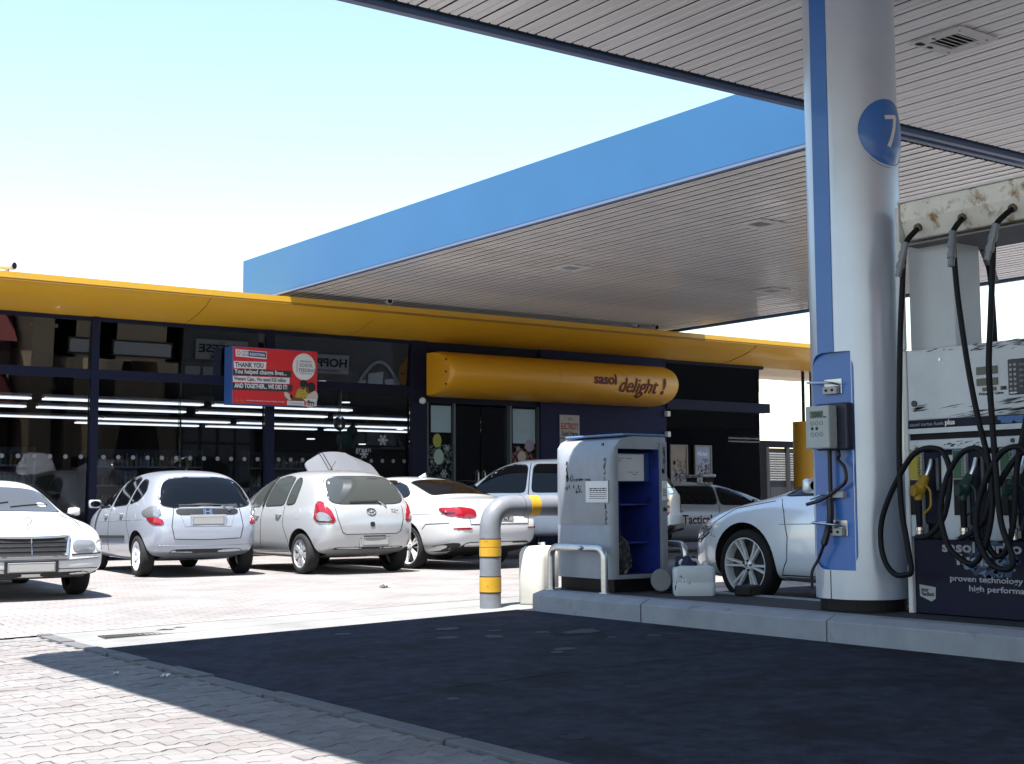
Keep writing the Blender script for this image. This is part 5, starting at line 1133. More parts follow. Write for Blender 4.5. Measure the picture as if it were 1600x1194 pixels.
# two more cars across the road, seen only as reflections in the shop glass
k2 = copy_tree(K.root); k2.location = (19.2, -14.6, 0); k2.rotation_euler = (0, 0, R(15)); k2['label'] = 'white pickup across the road, mirrored at the left edge of the shop glass'
t2 = copy_tree(Y.root); t2.location = (22.4, -14.8, 0); t2.rotation_euler = (0, 0, R(160)); t2['label'] = 'silver hatchback across the road, mirrored beside the left shop mullion'
# ================================================================ things on the island
ZI = .29
# ---- kiosk cabinet with an open blue recess
kx, ky = 8.50, 10.20
kt = thing('service_cabinet', 'scuffed white cabinet with an open blue recess and taped notice on the island', 'cabinet', (kx, ky, ZI))
hx, hy = .345, .465
NAVR = pm('recess_blue', (.022, .042, .30), .5, var=.2, vscale=3, dirt=(.004, .005, .02), dscale=4, damt=.45)
MB().box(-hx+.07, hx-.05, -hy+.06, hy-.07, 0, .12).build('plinth', BLACK, kt)
# shell: rounded plan on the left corners, rounded top on the left, split round the recess
Hc = 1.45
def shell_ring(k, inset):
    pts = []
    r = .17
    for cx_, cy_, a0, a1 in ((-hx+r, -hy+.03, 180, 270), ):
        pass
    P = arc(-hx+r, hy-r, r, 180, 90, 6)+arc(hx-.03, hy-.03, .03, 90, 0, 2)+arc(hx-.02, -hy+.02, .02, 0, -90, 2)+arc(-hx+.07, -hy+.07, .07, 270, 180, 5)
    return P
base = shell_ring(0, 0); b = MB(); rows = []
for z, lean in ((.12, 0), (.17, 0), (.60, 0), (.605, .004), (.62, .004), (.625, 0), (1.18, 0), (1.27, .015), (1.35, .05), (1.41, .11), (1.44, .19), (1.45, .28)):
    rows.append([(max(x, -hx+lean+ (0 if x > 0 else 0)) if x < 0 else x, y*(1-.08*lean), z) for x, y in base])
rows = [r+[r[0]] for r in rows]; b.grid(rows); b.add(rows[-1][:-1], [tuple(range(len(base)))]); b.add(rows[0][:-1], [tuple(range(len(base)-1, -1, -1))])
shell_me = b.mesh('shell', WORN)
c1 = MB().box(-.265, .245, -hy-.1, .10, .16, 1.33).mesh('cut', NAVR)
sm = bool_diff(shell_me, [c1]); sm.shade_smooth(); sm.set_sharp_from_angle(angle=R(28)); link('shell', sm, kt)
MB().box(-.20, hx-.005, -hy-.004, hy-.05, 1.452, 1.475).build('top_cap', pm('cap_blue', (.10, .19, .36), .5, var=.1), kt, bevel=.008, seg=1)
MB().box(-.263, .243, -.32, .09, .80, .815).build('shelf', NAVR, kt); MB().box(-.263, .243, -.32, .09, .44, .455).build('shelf', NAVR, kt)
# panel in the upper recess with a white sheet
mp_ = MB().box(-.262, .242, -.335, .05, 1.02, 1.30).build('display_housing', pm('housing_blue', (.03, .08, .28), .5, var=.1), kt, bevel=.01, seg=1)
MB().box(-.245, .16, -.347, -.336, 1.03, 1.285).build('sheet_of_paper', PAPER, mp_, bevel=.003, seg=1)
rg = random.Random(8); b = MB()
for i in range(9): x = rg.uniform(-.17, .1); z = rg.choice((1.09, 1.11, 1.22, 1.24)); b.box(x, x+rg.uniform(.02, .06), -.349, -.347, z, z+.008)
b.build('faded_print', pm('faded_ink', (.35, .36, .38), .8), mp_)
# jamb on the right and the taped notices
MB().box(.262, .338, -hy-.012, -hy+.02, .14, 1.40).build('right_jamb', WORN, kt, bevel=.004, seg=1)
rp = MB().box(hx+.002, hx+.10, -hy+.12, hy-.05, .12, 1.40).build('side_panel', WORN, kt, bevel=.01, seg=1)
nt_ = MB().box(-hx-.006, -hx-.002, -.42, -.09, .83, 1.03).build('taped_notice', PAPER, kt)
b = MB(); rg = random.Random(2)
for k in range(6):
    y = -.15
    while y > -.39: ln = rg.uniform(.02, .05); b.box(-hx-.0075, -hx-.006, max(y-ln, -.40), y, .955-k*.018, .955-k*.018+(.010 if k < 2 else .006)); y -= ln+.01
b.build('lettering', INK, nt_)
n2 = MB().box(.268, .334, -hy-.016, -hy-.0125, .85, 1.03).build('taped_notice', PAPER, kt); b = MB()
for k in range(5): b.box(.275, .325, -hy-.0175, -hy-.0162, .95-k*.016, .956-k*.016)
b.build('lettering', INK, n2)
# scuffs: torn strips of tape
rg = random.Random(12); TAPE = pm('tape_residue', (.05, .05, .055), .8)
def scuff(pl, x, z, wd, ht, n):
    b = MB()
    for i in range(int(n*1.7)):
        u = x+rg.uniform(-wd, wd); v = z+rg.uniform(-ht, ht); r1, r2 = rg.uniform(.002, .010), rg.uniform(.004, .022); P = []
        for q in range(7):
            a = 2*PI*q/7; du, dv = r1*math.cos(a)*rg.uniform(.4, 1.2), r2*math.sin(a)*rg.uniform(.4, 1.2)
            P.append((-hx-.0025, u+du, v+dv) if pl == 'L' else (u+du, -hy-.0165, v+dv) if pl == 'J' else (u+du, -hy-.0025, v+dv))
        b.add(P, [tuple(range(7))])
    tag(b.build('tape_residue', TAPE, kt, recalc=False), kind='stuff')
scuff('L', .20, 1.13, .012, .10, 26); scuff('L', -.02, 1.045, .14, .006, 26); scuff('L', .16, 1.06, .05, .03, 14); scuff('L', -.37, 1.08, .012, .16, 22); scuff('L', -.38, .72, .012, .09, 14); scuff('L', -.10, .93, .2, .004, 10); scuff('L', .1, .97, .12, .02, 10); scuff('J', .30, 1.25, .012, .10, 20); scuff('J', .30, .76, .02, .012, 10); scuff('J', .285, 1.12, .02, .02, 12); scuff('L', -.35, 1.37, .02, .012, 8)
# crumpled bag in the recess
b = MB(); rg = random.Random(21); rows = []
for i in range(11):
    t = i/10; r = .11*math.sin(PI*min(1, .12+t*.9))**.6
    rows.append([(r*math.cos(2*PI*j/16)*rg.uniform(.7, 1.2), r*.8*math.sin(2*PI*j/16)*rg.uniform(.7, 1.2), .36*t+rg.uniform(-.015, .015)) for j in range(16)])
rows = [r+[r[0]] for r in rows]; b.grid(rows); b.add(rows[-1][:-1], [tuple(range(16))]); b.add(rows[0][:-1], [tuple(range(15, -1, -1))])
o = b.build('crumpled_bag', pm('patterned_bag', (.03, .03, .035), .6, dirt=(.26, .23, .20), dscale=9, damt=.5)); o.location = (kx-.12, ky-.32, ZI+.165); tag(o, 'crumpled dark and cream patterned bag in the bottom of the blue recess', 'bag')
# ---- chrome hoops round the cabinet
def hoop(pts, lab):
    o = MB().tube(fillet(pts, .10, 6), .034, 14).build('guard_rail', STEEL, smooth=True, ang=60)
    tag(o, lab, 'guard rail', 'bent steel guard rails round the white cabinet')
    for p in (pts[0], pts[-1]): MB().cyl((p[0], p[1], p[2]), (p[0], p[1], p[2]+.012), .06, 16).build('foot_flange', STEEL, o)
    c_ = pts[1]; return o
h1 = hoop([(8.0, 10.46, ZI), (8.0, 10.46, .70), (8.03, 9.70, .70), (8.03, 9.70, ZI)], 'bent steel guard rail in front of the white cabinet, nearest the bent pipe bollard')
MB().sphere((7.975, 9.98, .70), .022, 10, 8).build('bolt_cap', STEEL, h1)
hoop([(8.98, 10.40, ZI), (8.98, 10.40, .72), (8.92, 9.58, .72), (8.92, 9.58, ZI)], 'bent steel guard rail behind the white cabinet, next to the silver saloon nose')
# ---- pipe bollard bent over to the right
bx, by = 7.70, 11.05; zb = gz(bx, by); rp_ = .104
bo = thing('pipe_bollard', 'grey pipe bollard bent over sideways with scuffed yellow tape bands', 'bollard', (bx, by, zb))
ctr = fillet([(0, 0, -.05), (0, 0, .99), (1.52, 0, .99), (1.52, 0, -.05)], .24, 12)
MB().tube(ctr, rp_, 28).build('pipe', GREYP, bo, smooth=True, ang=60)
for z0, z1 in ((.155, .30), (.50, .585), (.59, .665)): MB().lathe([(rp_+.001, z0), (rp_+.004, z0+.002), (rp_+.004, z1-.002), (rp_+.001, z1)], Matrix.Identity(4), 28).build('tape_band', YELP, bo, smooth=True)
for z in (.15, .305, .495, .67): MB().lathe([(rp_+.001, z-.006), (rp_+.0035, z-.004), (rp_+.0035, z+.004), (rp_+.001, z+.006)], Matrix.Identity(4), 28).build('tape_edge', pm('tape_dark', (.03, .02, .015), .8), bo)
Mh = Matrix.Translation((0, 0, .99)) @ Matrix.Rotation(PI/2, 4, 'Y'); MB().lathe([(rp_+.001, .44), (rp_+.004, .442), (rp_+.004, .558), (rp_+.001, .56)], Mh, 28).build('tape_band', YELP, bo, smooth=True)
MB().lathe([(rp_+.001, .36), (rp_+.003, .362), (rp_+.003, .368), (rp_+.001, .37)], Mh, 28).build('weld_seam', pm('weld_grey', (.10, .105, .12), .6), bo)
# ---- white bin at the end of the island
wbx = thing('plastic_drum', 'sunlit white plastic drum standing on paving at the island end behind the guard rail', 'drum', (8.28, 11.03, gz(8.28, 11.03)), .3)
rows = []; pl = rrect(-.17, .17, -.15, .15, .06, 4)
for z, s in ((0, .95), (.02, 1), (.45, 1.0), (.51, .97), (.55, .86), (.575, .66), (.577, .3)): rows.append([(x*s, y*s, z) for x, y in pl]+[(pl[0][0]*s, pl[0][1]*s, z)])
b = MB().grid(rows); b.add(rows[0][:-1], [tuple(range(len(pl)-1, -1, -1))]); b.add(rows[-1][:-1], [tuple(range(len(pl)))]); b.build('drum_body', pm('drum_plastic', (.80, .78, .71), .45, var=.08, vscale=6, dirt=(.4, .37, .3), dscale=7, damt=.38), wbx, smooth=True, ang=40)
MB().cyl((.05, .0, .577), (.05, 0, .61), .035, 14).build('drum_cap', WHITE, wbx)
# ---- jerrycan with a rag, and a bucket on its side
jc = thing('jerrycan', 'grubby white plastic jerrycan standing on the island with dark rag on its corner', 'jerrycan', (8.50, 9.02, ZI), R(-38))
rows = []; pl = rrect(-.185, .185, -.105, .105, .04, 4)
for z, s, sx in ((0, .93, .93), (.015, .99, .99), (.11, 1, 1), (.115, .985, .985), (.125, .985, .985), (.13, 1, 1), (.225, 1, 1), (.25, .97, .96), (.265, .8, .80), (.267, .3, .3)): rows.append([(x*sx, y*s, z) for x, y in pl]+[(pl[0][0]*sx, pl[0][1]*s, z)])
b = MB().grid(rows); b.add(rows[0][:-1], [tuple(range(len(pl)-1, -1, -1))]); b.add(rows[-1][:-1], [tuple(range(len(pl)))]); b.build('can_body', pm('can_plastic', (.62, .68, .74), .45, var=.05, dirt=(.22, .22, .22), dscale=8, damt=.36), jc, smooth=True, ang=40)
MB().cyl((.11, 0, .265), (.11, 0, .30), .03, 14).build('can_cap', pm('cap_white', (.6, .62, .65), .4), jc); MB().tube(fillet([(-.13, 0, .262), (-.11, 0, .315), (.03, 0, .315), (.05, 0, .262)], .04), .014, 8).build('can_handle', MATS['can_plastic'], jc, smooth=True)
b = MB(); rg = random.Random(6); rows = []
for i in range(9):
    rows.append([(-.20+.24*j/8, -.13+.20*i/8+rg.uniform(-.008, .008), .325+.05*math.sin(j*1.1+i*.8)+rg.uniform(-.02, .02)-(.16 if i == 0 else .07 if i == 1 else 0)-(.09 if j == 0 else 0)) for j in range(9)])
o = b.grid(rows).build('rag', pm('dark_rag', (.02, .018, .05), .9), smooth=True); o.scale = (.85, .85, 1); o.location = (8.50, 9.03, ZI-.035); o.rotation_euler = (0, 0, R(-38)); tag(o, 'dark navy rag with white stripes draped over the jerrycan corner', 'rag')
md = o.modifiers.new('t', 'SOLIDIFY'); md.thickness = .008
for dx in (0, .035): MB().grid([[(-.13+dx, -.135+.02*k/2, .17+.055*k) for k in range(3)], [(-.115+dx, -.138+.02*k/2, .165+.055*k) for k in range(3)]]).build('stripe', WHITEINK, o)
bu = thing('bucket', 'grey plastic bucket lying on its side between cabinet and jerrycan', 'bucket', (8.62, 9.50, ZI+.118), R(25))
Mx = Matrix.Rotation(PI/2, 4, 'Y'); MB().lathe([(.001, -.16), (.098, -.16), (.103, -.155), (.116, .15), (.122, .15), (.122, .17), (.112, .17), (.10, -.14), (.001, -.145)], Mx, 28).build('pail', pm('bucket_grey', (.16, .17, .18), .5, var=.1), bu, smooth=True, ang=35)
MB().tube([(.16, .118*math.cos(q), .118*math.sin(q)-.02*math.sin(q)) for q in [PI*i/12 for i in range(13)]], .004, 6).build('bail', STEEL, bu)
o = MB().box(-.11, .11, -.08, .08, 0, .09).build('black_box', BLACK, bevel=.015); o.location = (8.87, 8.72, ZI); o.rotation_euler = (0, 0, .3); tag(o, 'low black box on the island right of the white jerrycan', 'box')

# ================================================================ tyre inflator and brackets on the pillar
fx = PX-.30
ab = thing('tyre_inflator', 'grey tyre inflator box with LCD and keypad on the blue pillar panel', 'tyre inflator', (fx, PY-.02, 1.69))
MB().box(-.02, -.10, -.20, .115, -.175, .185).build('back_box', pm('inflator_dark', (.018, .022, .05), .5), ab, bevel=.015)
GB = pm('inflator_grey', (.42, .48, .50), .45, var=.05, vscale=6, dirt=(.2, .22, .23), dscale=12, damt=.33)
MB().box(-.20, -.101, -.11, .125, -.165, .165).build('front_case', GB, ab, bevel=.012)
lc = MB().box(-.203, -.199, -.055, .075, .07, .125).build('lcd', pm('lcd_green', (.10, .16, .15), .25), ab)
fl = Matrix(((0, 0, -1, -.2035), (-1, 0, 0, 0), (0, 1, 0, 0), (0, 0, 0, 1)))
text('lettering', '2000', .055, fl @ Matrix.Translation((-.06, .078, 0)), INK, lc, wid=.105, bold=.001); text('lettering', 'bar', .022, fl @ Matrix.Translation((.062, .07, 0)), INK, ab)
for r, z in enumerate((.03, -.01, -.055)):
    for q in range(3):
        if r == 1 and q == 2: continue
        y = .055-q*.045; o = MB().lathe([(.017, 0), (.017, .003), (.013, .003), (.013, 0)] if r != 1 else [(.001, .003), (.012, .003), (.013, 0)], Matrix.Translation((-.2, y, z)) @ Matrix.Rotation(-PI/2, 4, 'Y'), 16).build('button', INK if r == 1 else pm('button_ring', (.2, .24, .25), .5), ab)
CAB = pm('cable_black', (.008, .009, .02), .45)
def bracket(z, y, lab):
    t = thing('hose_bracket', lab, 'bracket', (fx, y, z), 0, 'steel hose brackets on the blue pillar panel')
    MB().box(-.012, -.001, -.12, .05, -.07, .05).build('plate', STEEL, t, bevel=.003, seg=1); MB().box(-.05, -.013, -.10, .04, -.07, -.01).build('block', pm('bracket_grey', (.42, .44, .47), .4), t, bevel=.004, seg=1)
    MB().tube(fillet([(-.01, -.10, .0), (-.10, -.10, .012), (-.10, .16, .03), (-.02, .16, .03), (-.02, .02, .03)], .03), .009, 8).build('loop', STEEL, t, smooth=True)
    for q in (-.06, .0): MB().cyl((-.05, q, -.04), (-.056, q, -.04), .011, 10).build('screw', BLACK, t)
bracket(2.02, PY+.02, 'steel hose bracket on the pillar panel above the tyre inflator'); bracket(.93, PY+.0, 'steel hose bracket low on the pillar panel')
clampy = thing('hose_clamp', 'small steel clamp holding the air hose on the pillar panel below the inflator', 'clamp', (fx, PY-.02, 1.17)); MB().box(-.05, -.001, -.10, .06, -.02, .03).build('clamp_block', pm('bracket_grey', (.42, .44, .47), .4), clampy, bevel=.004, seg=1); MB().tube([(-.03, .06, 0), (-.08, .10, .0), (-.10, .18, -.03)], .008, 8).build('hook', STEEL, clampy)
ah = thing('air_hose', 'thin black air hose hanging from the inflator down the blue panel', 'hose', (fx, PY, 1.5))
MB().tube([(-.05, -.0, .02), (-.05, .0, -.30), (-.05, .01, -.60)], .016, 8).build('rigid_pipe', CAB, ah, smooth=True)
MB().tube(smooth_path([(-.06, -.08, .04), (-.07, -.11, -.02), (-.06, -.09, -.06), (-.06, -.15, -.12), (-.06, -.16, -.22), (-.06, -.08, -.28), (-.08, .06, -.36), (-.10, .20, -.40)], 8), .014, 8).build('flexible_hose', CAB, ah, smooth=True)
MB().tube(smooth_path([(-.05, .01, -.33), (-.06, .0, -.5), (-.06, .03, -.60), (-.08, .06, -.72), (-.07, .12, -.82), (-.09, .17, -.92), (-.08, .18, -1.05)], 8), [.026]*24+[.012]*25, 8).build('flexible_hose', CAB, ah, smooth=True)

# ================================================================ fuel dispenser
DX, DY = 8.45, 6.60
fd = thing('fuel_dispenser', 'worn white fuel dispenser with overhead hoses, yellow and green nozzles right of the pillar', 'fuel pump', (DX, DY, ZI))
def W(b, nm, mt, par=None, **k):
    o = b.build(nm, mt, par or fd, **k)
    if (par or fd) is fd: o.location = -fd.location
    return o
Y0, Y1 = 4.35, 6.60
DW_ = pm('dispenser_white', (.66, .72, .79), .4, var=.07, vscale=4, dirt=(.12, .125, .13), dscale=6, damt=.34, bump=.03)
NVP = pm('dispenser_navy', (.006, .008, .032), .5, var=.2, vscale=4, spec=.2)
W(MB().box(DX+.01, DX+.50, Y0, Y1-.012, ZI, .845), 'lower_cabinet', NVP, bevel=.008, seg=1)
W(MB().box(DX+.06, DX+.50, Y0, Y1-.012, .85, 1.62), 'nozzle_bay', BLACK)
W(MB().box(DX-.01, DX+.50, Y0, Y1-.012, 1.725, 2.255), 'display_housing', DW_, bevel=.012)
st = W(MB().box(DX-.016, DX+.50, Y0, Y1-.012, 1.665, 1.722), 'name_strip', NVP, bevel=.004, seg=1)
W(MB().box(DX-.012, DX+.50, Y0, Y1-.012, 1.625, 1.663), 'white_strip', DW_); W(MB().box(DX+.01, DX+.50, Y0, Y1-.012, 1.578, 1.624), 'dark_gap', GAP)
W(MB().box(DX-.01, DX+.06, Y0, Y1-.012, 1.50, 1.577), 'bay_header', DW_, bevel=.006, seg=1)
W(MB().box(DX-.02, DX+.52, Y1-.011, Y1+.03, ZI, 2.26), 'end_panel', WHITE, bevel=.006, seg=1)
W(MB().box(DX-.03, DX+.01, Y1-.01, Y1+.045, 2.262, 3.36), 'corner_post', WHITE, bevel=.006, seg=1)
W(MB().box(DX+.10, DX+.42, 6.22, Y1+.03, 2.262, 3.12), 'mast', pm('mast_white', (.58, .63, .69), .4, var=.05, dirt=(.35, .3, .22), dscale=5, damt=.36), bevel=.006, seg=1)
hd = MB(); prof = [(DX-.10, 3.37), (DX-.10, 3.23), (DX-.03, 3.09), (DX+.55, 3.06), (DX+.55, 3.37)]
hd.add([(x, Y0-.1, z) for x, z in prof]+[(x, Y1-.06, z) for x, z in prof], [(0, 1, 2, 3, 4), (9, 8, 7, 6, 5)]+[(i, 5+i, 5+(i+1) % 5, (i+1) % 5) for i in range(5)]); W(hd, 'hose_beam', RUSTY, bevel=.008, seg=1)
W(MB().box(DX-.06, DX+.545, Y0, Y1-.07, 3.045, 3.058), 'beam_soffit', pm('beam_under', (.22, .22, .23), .6))
W(MB().box(DX-.115, DX+.56, Y1-.059, Y1-.05, 3.08, 3.385), 'beam_end', WHITE); W(MB().box(DX-.11, DX+.56, Y0-.1, Y1-.06, 3.372, 3.385), 'beam_cover', WHITE)
def FT(y, z, d): return Matrix(((0, 0, -1, DX-d), (-1, 0, 0, y), (0, 1, 0, z), (0, 0, 0, 1)))
def lt(st_, size, y, z, d, mt, par=None, **k):
    o = text('lettering', st_, size, FT(y, z, d), mt, par or fd, **k)
    if (par or fd) is fd: o.location = -fd.location
    return o
PR = pm('faded_white_print', (.42, .44, .48), .7)
lt('sasol turbo fuels', .036, 6.57, 1.682, .017, PR, st, wid=.30); lt('plus', .05, 6.255, 1.682, .017, WHITEINK, st, wid=.085, bold=.002)
lt('sasol turbo fuels', .036, 5.3, 1.682, .017, PR, st, wid=.30)
b = MB(); rg = random.Random(3)
for i in range(26): y, z, r = rg.uniform(5.56, 5.80), rg.uniform(1.673, 1.713), rg.uniform(.008, .02); b.add([(DX-.0175-.0001*i, y+r*1.6*math.cos(q), max(1.667, min(1.72, z+r*math.sin(q)))) for q in [2*PI*m/8 for m in range(8)]], [tuple(range(8))])
tag(W(b, 'printed_bubbles', pm('print_blue', (.09, .2, .48), .6), st, recalc=False), kind='stuff')
# displays and keypad
for i, (z0, z1) in enumerate(((2.025, 2.082), (1.945, 1.998))): o = W(MB().box(DX-.016, DX-.008, 5.80, 5.975, z0, z1), 'display_window', pm('lcd_dark', (.022, .035, .045), .2))
for y in (5.93, 5.86, 5.78): W(MB().box(DX-.015, DX-.008, y-.045, y, 1.905, 1.932), 'price_window', MATS['lcd_dark'])
lt('Price Per Litre', .026, 5.96, 1.878, .012, INK, wid=.2, bold=.001)
kp = W(MB().box(DX-.022, DX-.008, 5.40, 5.715, 1.865, 2.115), 'keypad_panel', pm('keypad_navy', (.010, .014, .04), .35), bevel=.006, seg=1)
km = MB().box(-.006, 0, -.0105, .0105, -.0095, .0095).mesh('key', pm('key_grey', (.42, .43, .45), .5), bevel=.003, seg=1)
for r in range(6):
    for q in range(2): link('key', km, kp, (DX-.022, 5.688-q*.034, 2.075-r*.034))
W(MB().box(DX-.026, DX-.022, 5.645, 5.70, 1.872, 1.884), 'key_bar', WHITE, kp)
for r in range(5): lt('00.00', .022, 5.62, 2.065-r*.038, .0235, PR, kp, wid=.06)
W(MB().cyl((DX-.02, 6.525, 1.852), (DX-.009, 6.525, 1.852), .024, 20), 'lock', pm('lock_dark', (.05, .055, .06), .4, metal=.5), smooth=True); W(MB().cyl((DX-.018, 6.285, 2.165), (DX-.009, 6.285, 2.165), .012, 14), 'screw_head', STEEL)
W(MB().cyl((DX-.018, 5.70, 1.545), (DX-.009, 5.70, 1.545), .016, 14), 'lock', MATS['lock_dark'])
# paint scraped off: dark strokes
def strokes(y0, y1, z0, z1, n, ln, d=.0125, slope=.12, nm='scraped_paint'):
    b = MB()
    for i in range(n):
        y, z = rg.uniform(y0, y1), rg.uniform(z0, z1); l = ln*rg.uniform(.3, 1); t = rg.uniform(.002, .006); b.add([(DX-d, y, z), (DX-d, y-l*.5, z+t+l*.5*slope), (DX-d, y-l, z+l*slope), (DX-d, y-l*.5, z-t+l*.5*slope)], [(0, 1, 2, 3)])
    tag(W(b, nm, pm('scraped', (.11, .12, .14), .7), None, recalc=False), kind='stuff')
strokes(6.50, 6.57, 1.79, 1.83, 14, .14); strokes(5.75, 6.05, 2.20, 2.245, 18, .12); strokes(5.5, 5.75, 2.19, 2.25, 20, .15); strokes(6.2, 6.42, 2.225, 2.245, 6, .06); strokes(5.6, 6.25, 1.726, 1.765, 26, .25, slope=.09); strokes(5.5, 5.85, 1.80, 1.845, 22, .2); strokes(5.95, 6.3, 1.52, 1.555, 26, .05); strokes(6.52, 6.56, 1.51, 1.56, 8, .04); strokes(6.0, 6.35, 1.80, 1.81, 3, .25)
# bays: label, white divider, nozzle with its hose
def bay(y, lab_col, lab_text, noz_mat, black_text):
    """y: left edge of the bay"""
    w_ = W(MB().box(DX-.006, DX+.06, y-.115, y-.004, .86, 1.495), 'label_panel', DW_, bevel=.004, seg=1)
    if lab_col:
        W(MB().box(DX-.010, DX-.006, y-.105, y-.012, 1.285, 1.49), 'grade_label', lab_col); W(MB().box(DX-.010, DX-.006, y-.105, y-.012, 1.02, 1.28), 'grade_label', BLACK)
        for tx, z, mt in ((lab_text, 1.475, INK if lab_col is MATS.get('label_yellow') else PR), (black_text, 1.265, WHITEINK)):
            o = text('lettering', tx, .05, Matrix(((0, 0, -1, DX-.011), (0, -1, 0, y-.085), (-1, 0, 0, z), (0, 0, 0, 1))), mt, fd, wid=.17); o.location = -fd.location
    dv = W(MB().box(DX-.004, DX+.10, y-.40, y-.285, .84, 1.46), 'bay_divider', DW_, bevel=.012, seg=2)
    W(MB().box(DX+.02, DX+.09, y-.275, y-.12, .95, 1.49), 'nozzle_boot', NVP, bevel=.01); W(MB().box(DX-.02, DX+.04, y-.275, y-.25, 1.2, 1.44), 'boot_flap', pm('boot_grey', (.07, .08, .10), .4), bevel=.004, seg=1)
    # nozzle: spout up in the boot, body, lever guard, swivel and cuff down to the hose
    nz = bpy.data.objects.new('nozzle', None); C.objects.link(nz); nz.parent = fd; nz.location = Vector((DX-.02, y-.17, 1.22))-fd.location
    MB().tube(smooth_path([(.02, -.035, .21), (.0, -.025, .14), (-.02, -.005, .07), (-.04, .01, .02)], 5), .017, 10).build('spout', STEEL, nz, smooth=True)
    b = MB(); b.tube(smooth_path([(-.02, -.01, .09), (-.045, .005, .03), (-.07, .02, -.03), (-.075, .02, -.09)], 5), [.03, .032, .034, .036, .038, .042, .046, .048, .046, .044, .040, .036, .034, .032, .03, .03], 12); b.cyl((-.12, .035, -.02), (-.05, .01, -.02), .042, 16)
    b.build('nozzle_body', noz_mat, nz, smooth=True, ang=50)
    MB().tube(fillet([(-.05, -.02, .03), (-.07, -.085, -.02), (-.07, -.085, -.14), (-.06, .0, -.2)], .03), .008, 8).build('lever_guard', noz_mat, nz, smooth=True)
    MB().cyl((-.075, .02, -.09), (-.07, .02, -.34), .026, 12, .022).build('handle_grip', HOSE, nz, smooth=True)
    MB().lathe([(.028, 0), (.032, .005), (.032, .03), (.028, .035), (.028, .05), (.032, .055), (.032, .08), (.028, .085)], Matrix.Translation((-.07, .02, -.37)), 14).build('swivel', CHROME, nz, smooth=True)
LY = pm('label_yellow', (.50, .42, .03), .5); LG = pm('label_green', (.015, .12, .06), .5); NY = pm('nozzle_yellow', (.42, .25, .012), .45, var=.1, vscale=20); NG = pm('nozzle_green', (.012, .05, .04), .45)
bay(6.60, LY, 'Unleaded', NY, 'Lead Replace'); bay(6.215, LG, 'Unleaded', NG, 'Low Sulphur'); bay(5.82, LG, 'Diesel', NG, 'turbo'); bay(5.42, LG, 'Diesel', NG, 'turbo')
# lower panel print
lt('sasol turbo', .10, 6.33, .765, .001, PR, wid=.62, bold=.003, d=0) if False else lt('sasol turbo', .105, 6.33, .755, .0, PR, wid=.66, bold=.003)
lt('fuels', .105, 6.21, .665, .0, PR, wid=.30, bold=.004); lt('proven technology', .058, 6.27, .545, .0, PR, wid=.60, bold=.001); lt('high performance', .058, 6.11, .478, .0, PR, wid=.56, bold=.001)
rg = random.Random(14)
for ci, col in enumerate(((.05, .13, .26), (.16, .24, .34), (.02, .05, .14))):
    b = MB()
    for i in range(26):
        q = rg.uniform(0, 2*PI); y = 5.93+.24*math.cos(q)*rg.uniform(.3, 1); z = .70+.14*math.sin(q)*rg.uniform(.3, 1); r = rg.uniform(.012, .045); b.add([(DX+.0085-.0006*ci, y+r*math.cos(t)*rg.uniform(.6, 1.3), z+r*.8*math.sin(t)*rg.uniform(.6, 1.3)) for t in [2*PI*m/9 for m in range(9)]], [tuple(range(9))])
    tag(W(b, 'printed_splash', pm('splash_%d' % ci, col, .6), None, recalc=False), kind='stuff')
sk_ = W(MB().add([(DX+.006, 6.545, .505), (DX+.006, 6.40, .49), (DX+.006, 6.405, .405), (DX+.006, 6.44, .385), (DX+.006, 6.54, .42), (DX+.012, 6.545, .505), (DX+.012, 6.40, .49), (DX+.012, 6.405, .405), (DX+.012, 6.44, .385), (DX+.012, 6.54, .42)], [(0, 1, 2, 3, 4), (9, 8, 7, 6, 5)]+[(i, 5+i, 5+(i+1) % 5, (i+1) % 5) for i in range(5)]), 'speech_sticker', pm('sticker_grey', (.42, .43, .45), .7))
lt('your', .045, 6.53, .455, -.005, INK, sk_, wid=.07, bold=.001); lt('feedback', .04, 6.52, .425, -.005, INK, sk_, wid=.11, bold=.001)
# hoses
def hose(outlet, pts, x, cuff, lab):
    h = thing('fuel_hose', lab, 'hose', outlet, 0, 'black fuel hoses hanging from the dispenser beam')
    o0 = Vector(outlet); P = [o0+Vector((-.0, 0, -.0))]+[Vector((x if len(p) == 2 else p[2], p[0], p[1])) for p in pts]
    sp = smooth_path(P, 8); o = MB().tube(sp, .021, 10).build('hose', HOSE, h, smooth=True, ang=60); o.location = -h.location
    e = MB().cyl(o0+Vector((.045, 0, .02)), o0+Vector((-.03, .0, -.012)), .034, 16, .03).build('elbow', pm('rusty_elbow', (.16, .13, .10), .6, metal=.3, var=.3, vscale=30), h, smooth=True); e.location = -h.location
    # breakaway coupling part of the way down
    k = cuff; a = sp[k]; d = (sp[k+2]-sp[k]).normalized(); b = MB()
    for r0, t0, t1 in ((.026, -.02, .05), (.031, .05, .10), (.026, .10, .14), (.032, .14, .18), (.024, .18, .24)): b.cyl(a+d*t0, a+d*t1, r0, 14)
    c_ = b.build('coupling', pm('coupling_grey', (.20, .22, .25), .4, metal=.4), h); c_.location = -h.location
    return h
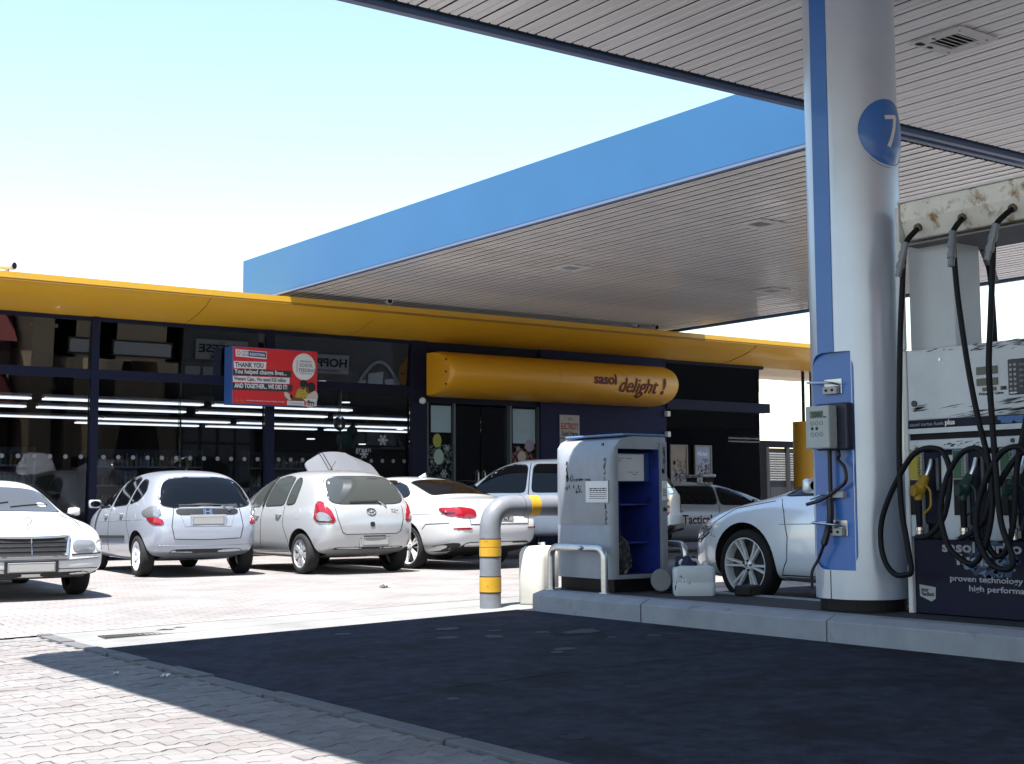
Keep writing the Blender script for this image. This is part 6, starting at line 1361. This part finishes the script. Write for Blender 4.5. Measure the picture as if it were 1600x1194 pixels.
hose((8.385, 6.39, 3.17), [(6.41, 3.04), (6.44, 2.90), (6.455, 2.72), (6.485, 2.40), (6.51, 1.95), (6.53, 1.45), (6.525, 1.09), (6.48, .80), (6.453, .62), (6.50, .585), (6.60, .585), (6.68, .66), (6.722, .80), (6.705, .99), (6.60, 1.21), (6.44, 1.43), (6.32, 1.50), (6.20, 1.50), (6.13, 1.455), (6.09, 1.30), (6.15, 1.02), (6.28, .88), (6.40, .86)], 8.25, 9, 'leftmost black hose from the dispenser beam, looping down to the yellow nozzle')
hose((8.385, 6.00, 3.18), [(5.985, 3.05), (5.985, 2.92), (5.975, 2.72), (5.955, 2.50), (5.90, 2.08), (5.835, 1.72), (5.76, 1.40), (5.74, 1.10), (5.80, .84), (5.90, .69), (6.02, .72), (6.12, .82), (6.17, 1.04), (6.11, 1.28), (6.00, 1.44), (5.89, 1.49), (5.80, 1.46), (5.74, 1.28), (5.80, 1.02), (5.92, .90), (6.01, .86)], 8.235, 9, 'second black hose from the left on the dispenser beam, crossing to the green nozzle')
hose((8.385, 5.20, 3.175), [(5.24, 3.04), (5.27, 2.9), (5.29, 2.72), (5.33, 2.38), (5.40, 2.0), (5.47, 1.7), (5.56, 1.35), (5.60, 1.0), (5.66, .80), (5.74, .74), (5.82, .84), (5.80, 1.05), (5.70, 1.25), (5.52, 1.45), (5.36, 1.48), (5.25, 1.35)], 8.27, 9, 'fourth black hose from the left on the dispenser beam, crossing at the right edge')
hose((8.385, 5.585, 3.175), [(5.61, 3.04), (5.64, 2.90), (5.655, 2.72), (5.685, 2.38), (5.712, 2.05), (5.702, 1.71), (5.684, 1.31), (5.66, .98), (5.58, .74), (5.62, .66), (5.76, .70), (5.86, .92), (5.81, 1.18), (5.67, 1.42), (5.54, 1.49), (5.44, 1.44), (5.40, 1.2), (5.5, .92)], 8.21, 9, 'third black hose from the left, hanging straight before the keypad')
for y, lab in ((6.30, 'black hose on the far side of the dispenser beam, nearest the mast'), (5.90, 'black hose on the far side of the dispenser beam, at the right edge')):
    hose((9.03, y+.06, 3.12), [(y+.03, 3.02, 9.10), (y+.005, 2.85, 9.12), (y-.01, 2.60, 9.12), (y-.02, 2.2, 9.12), (y-.04, 1.5, 9.1)], 9.1, 7, lab)
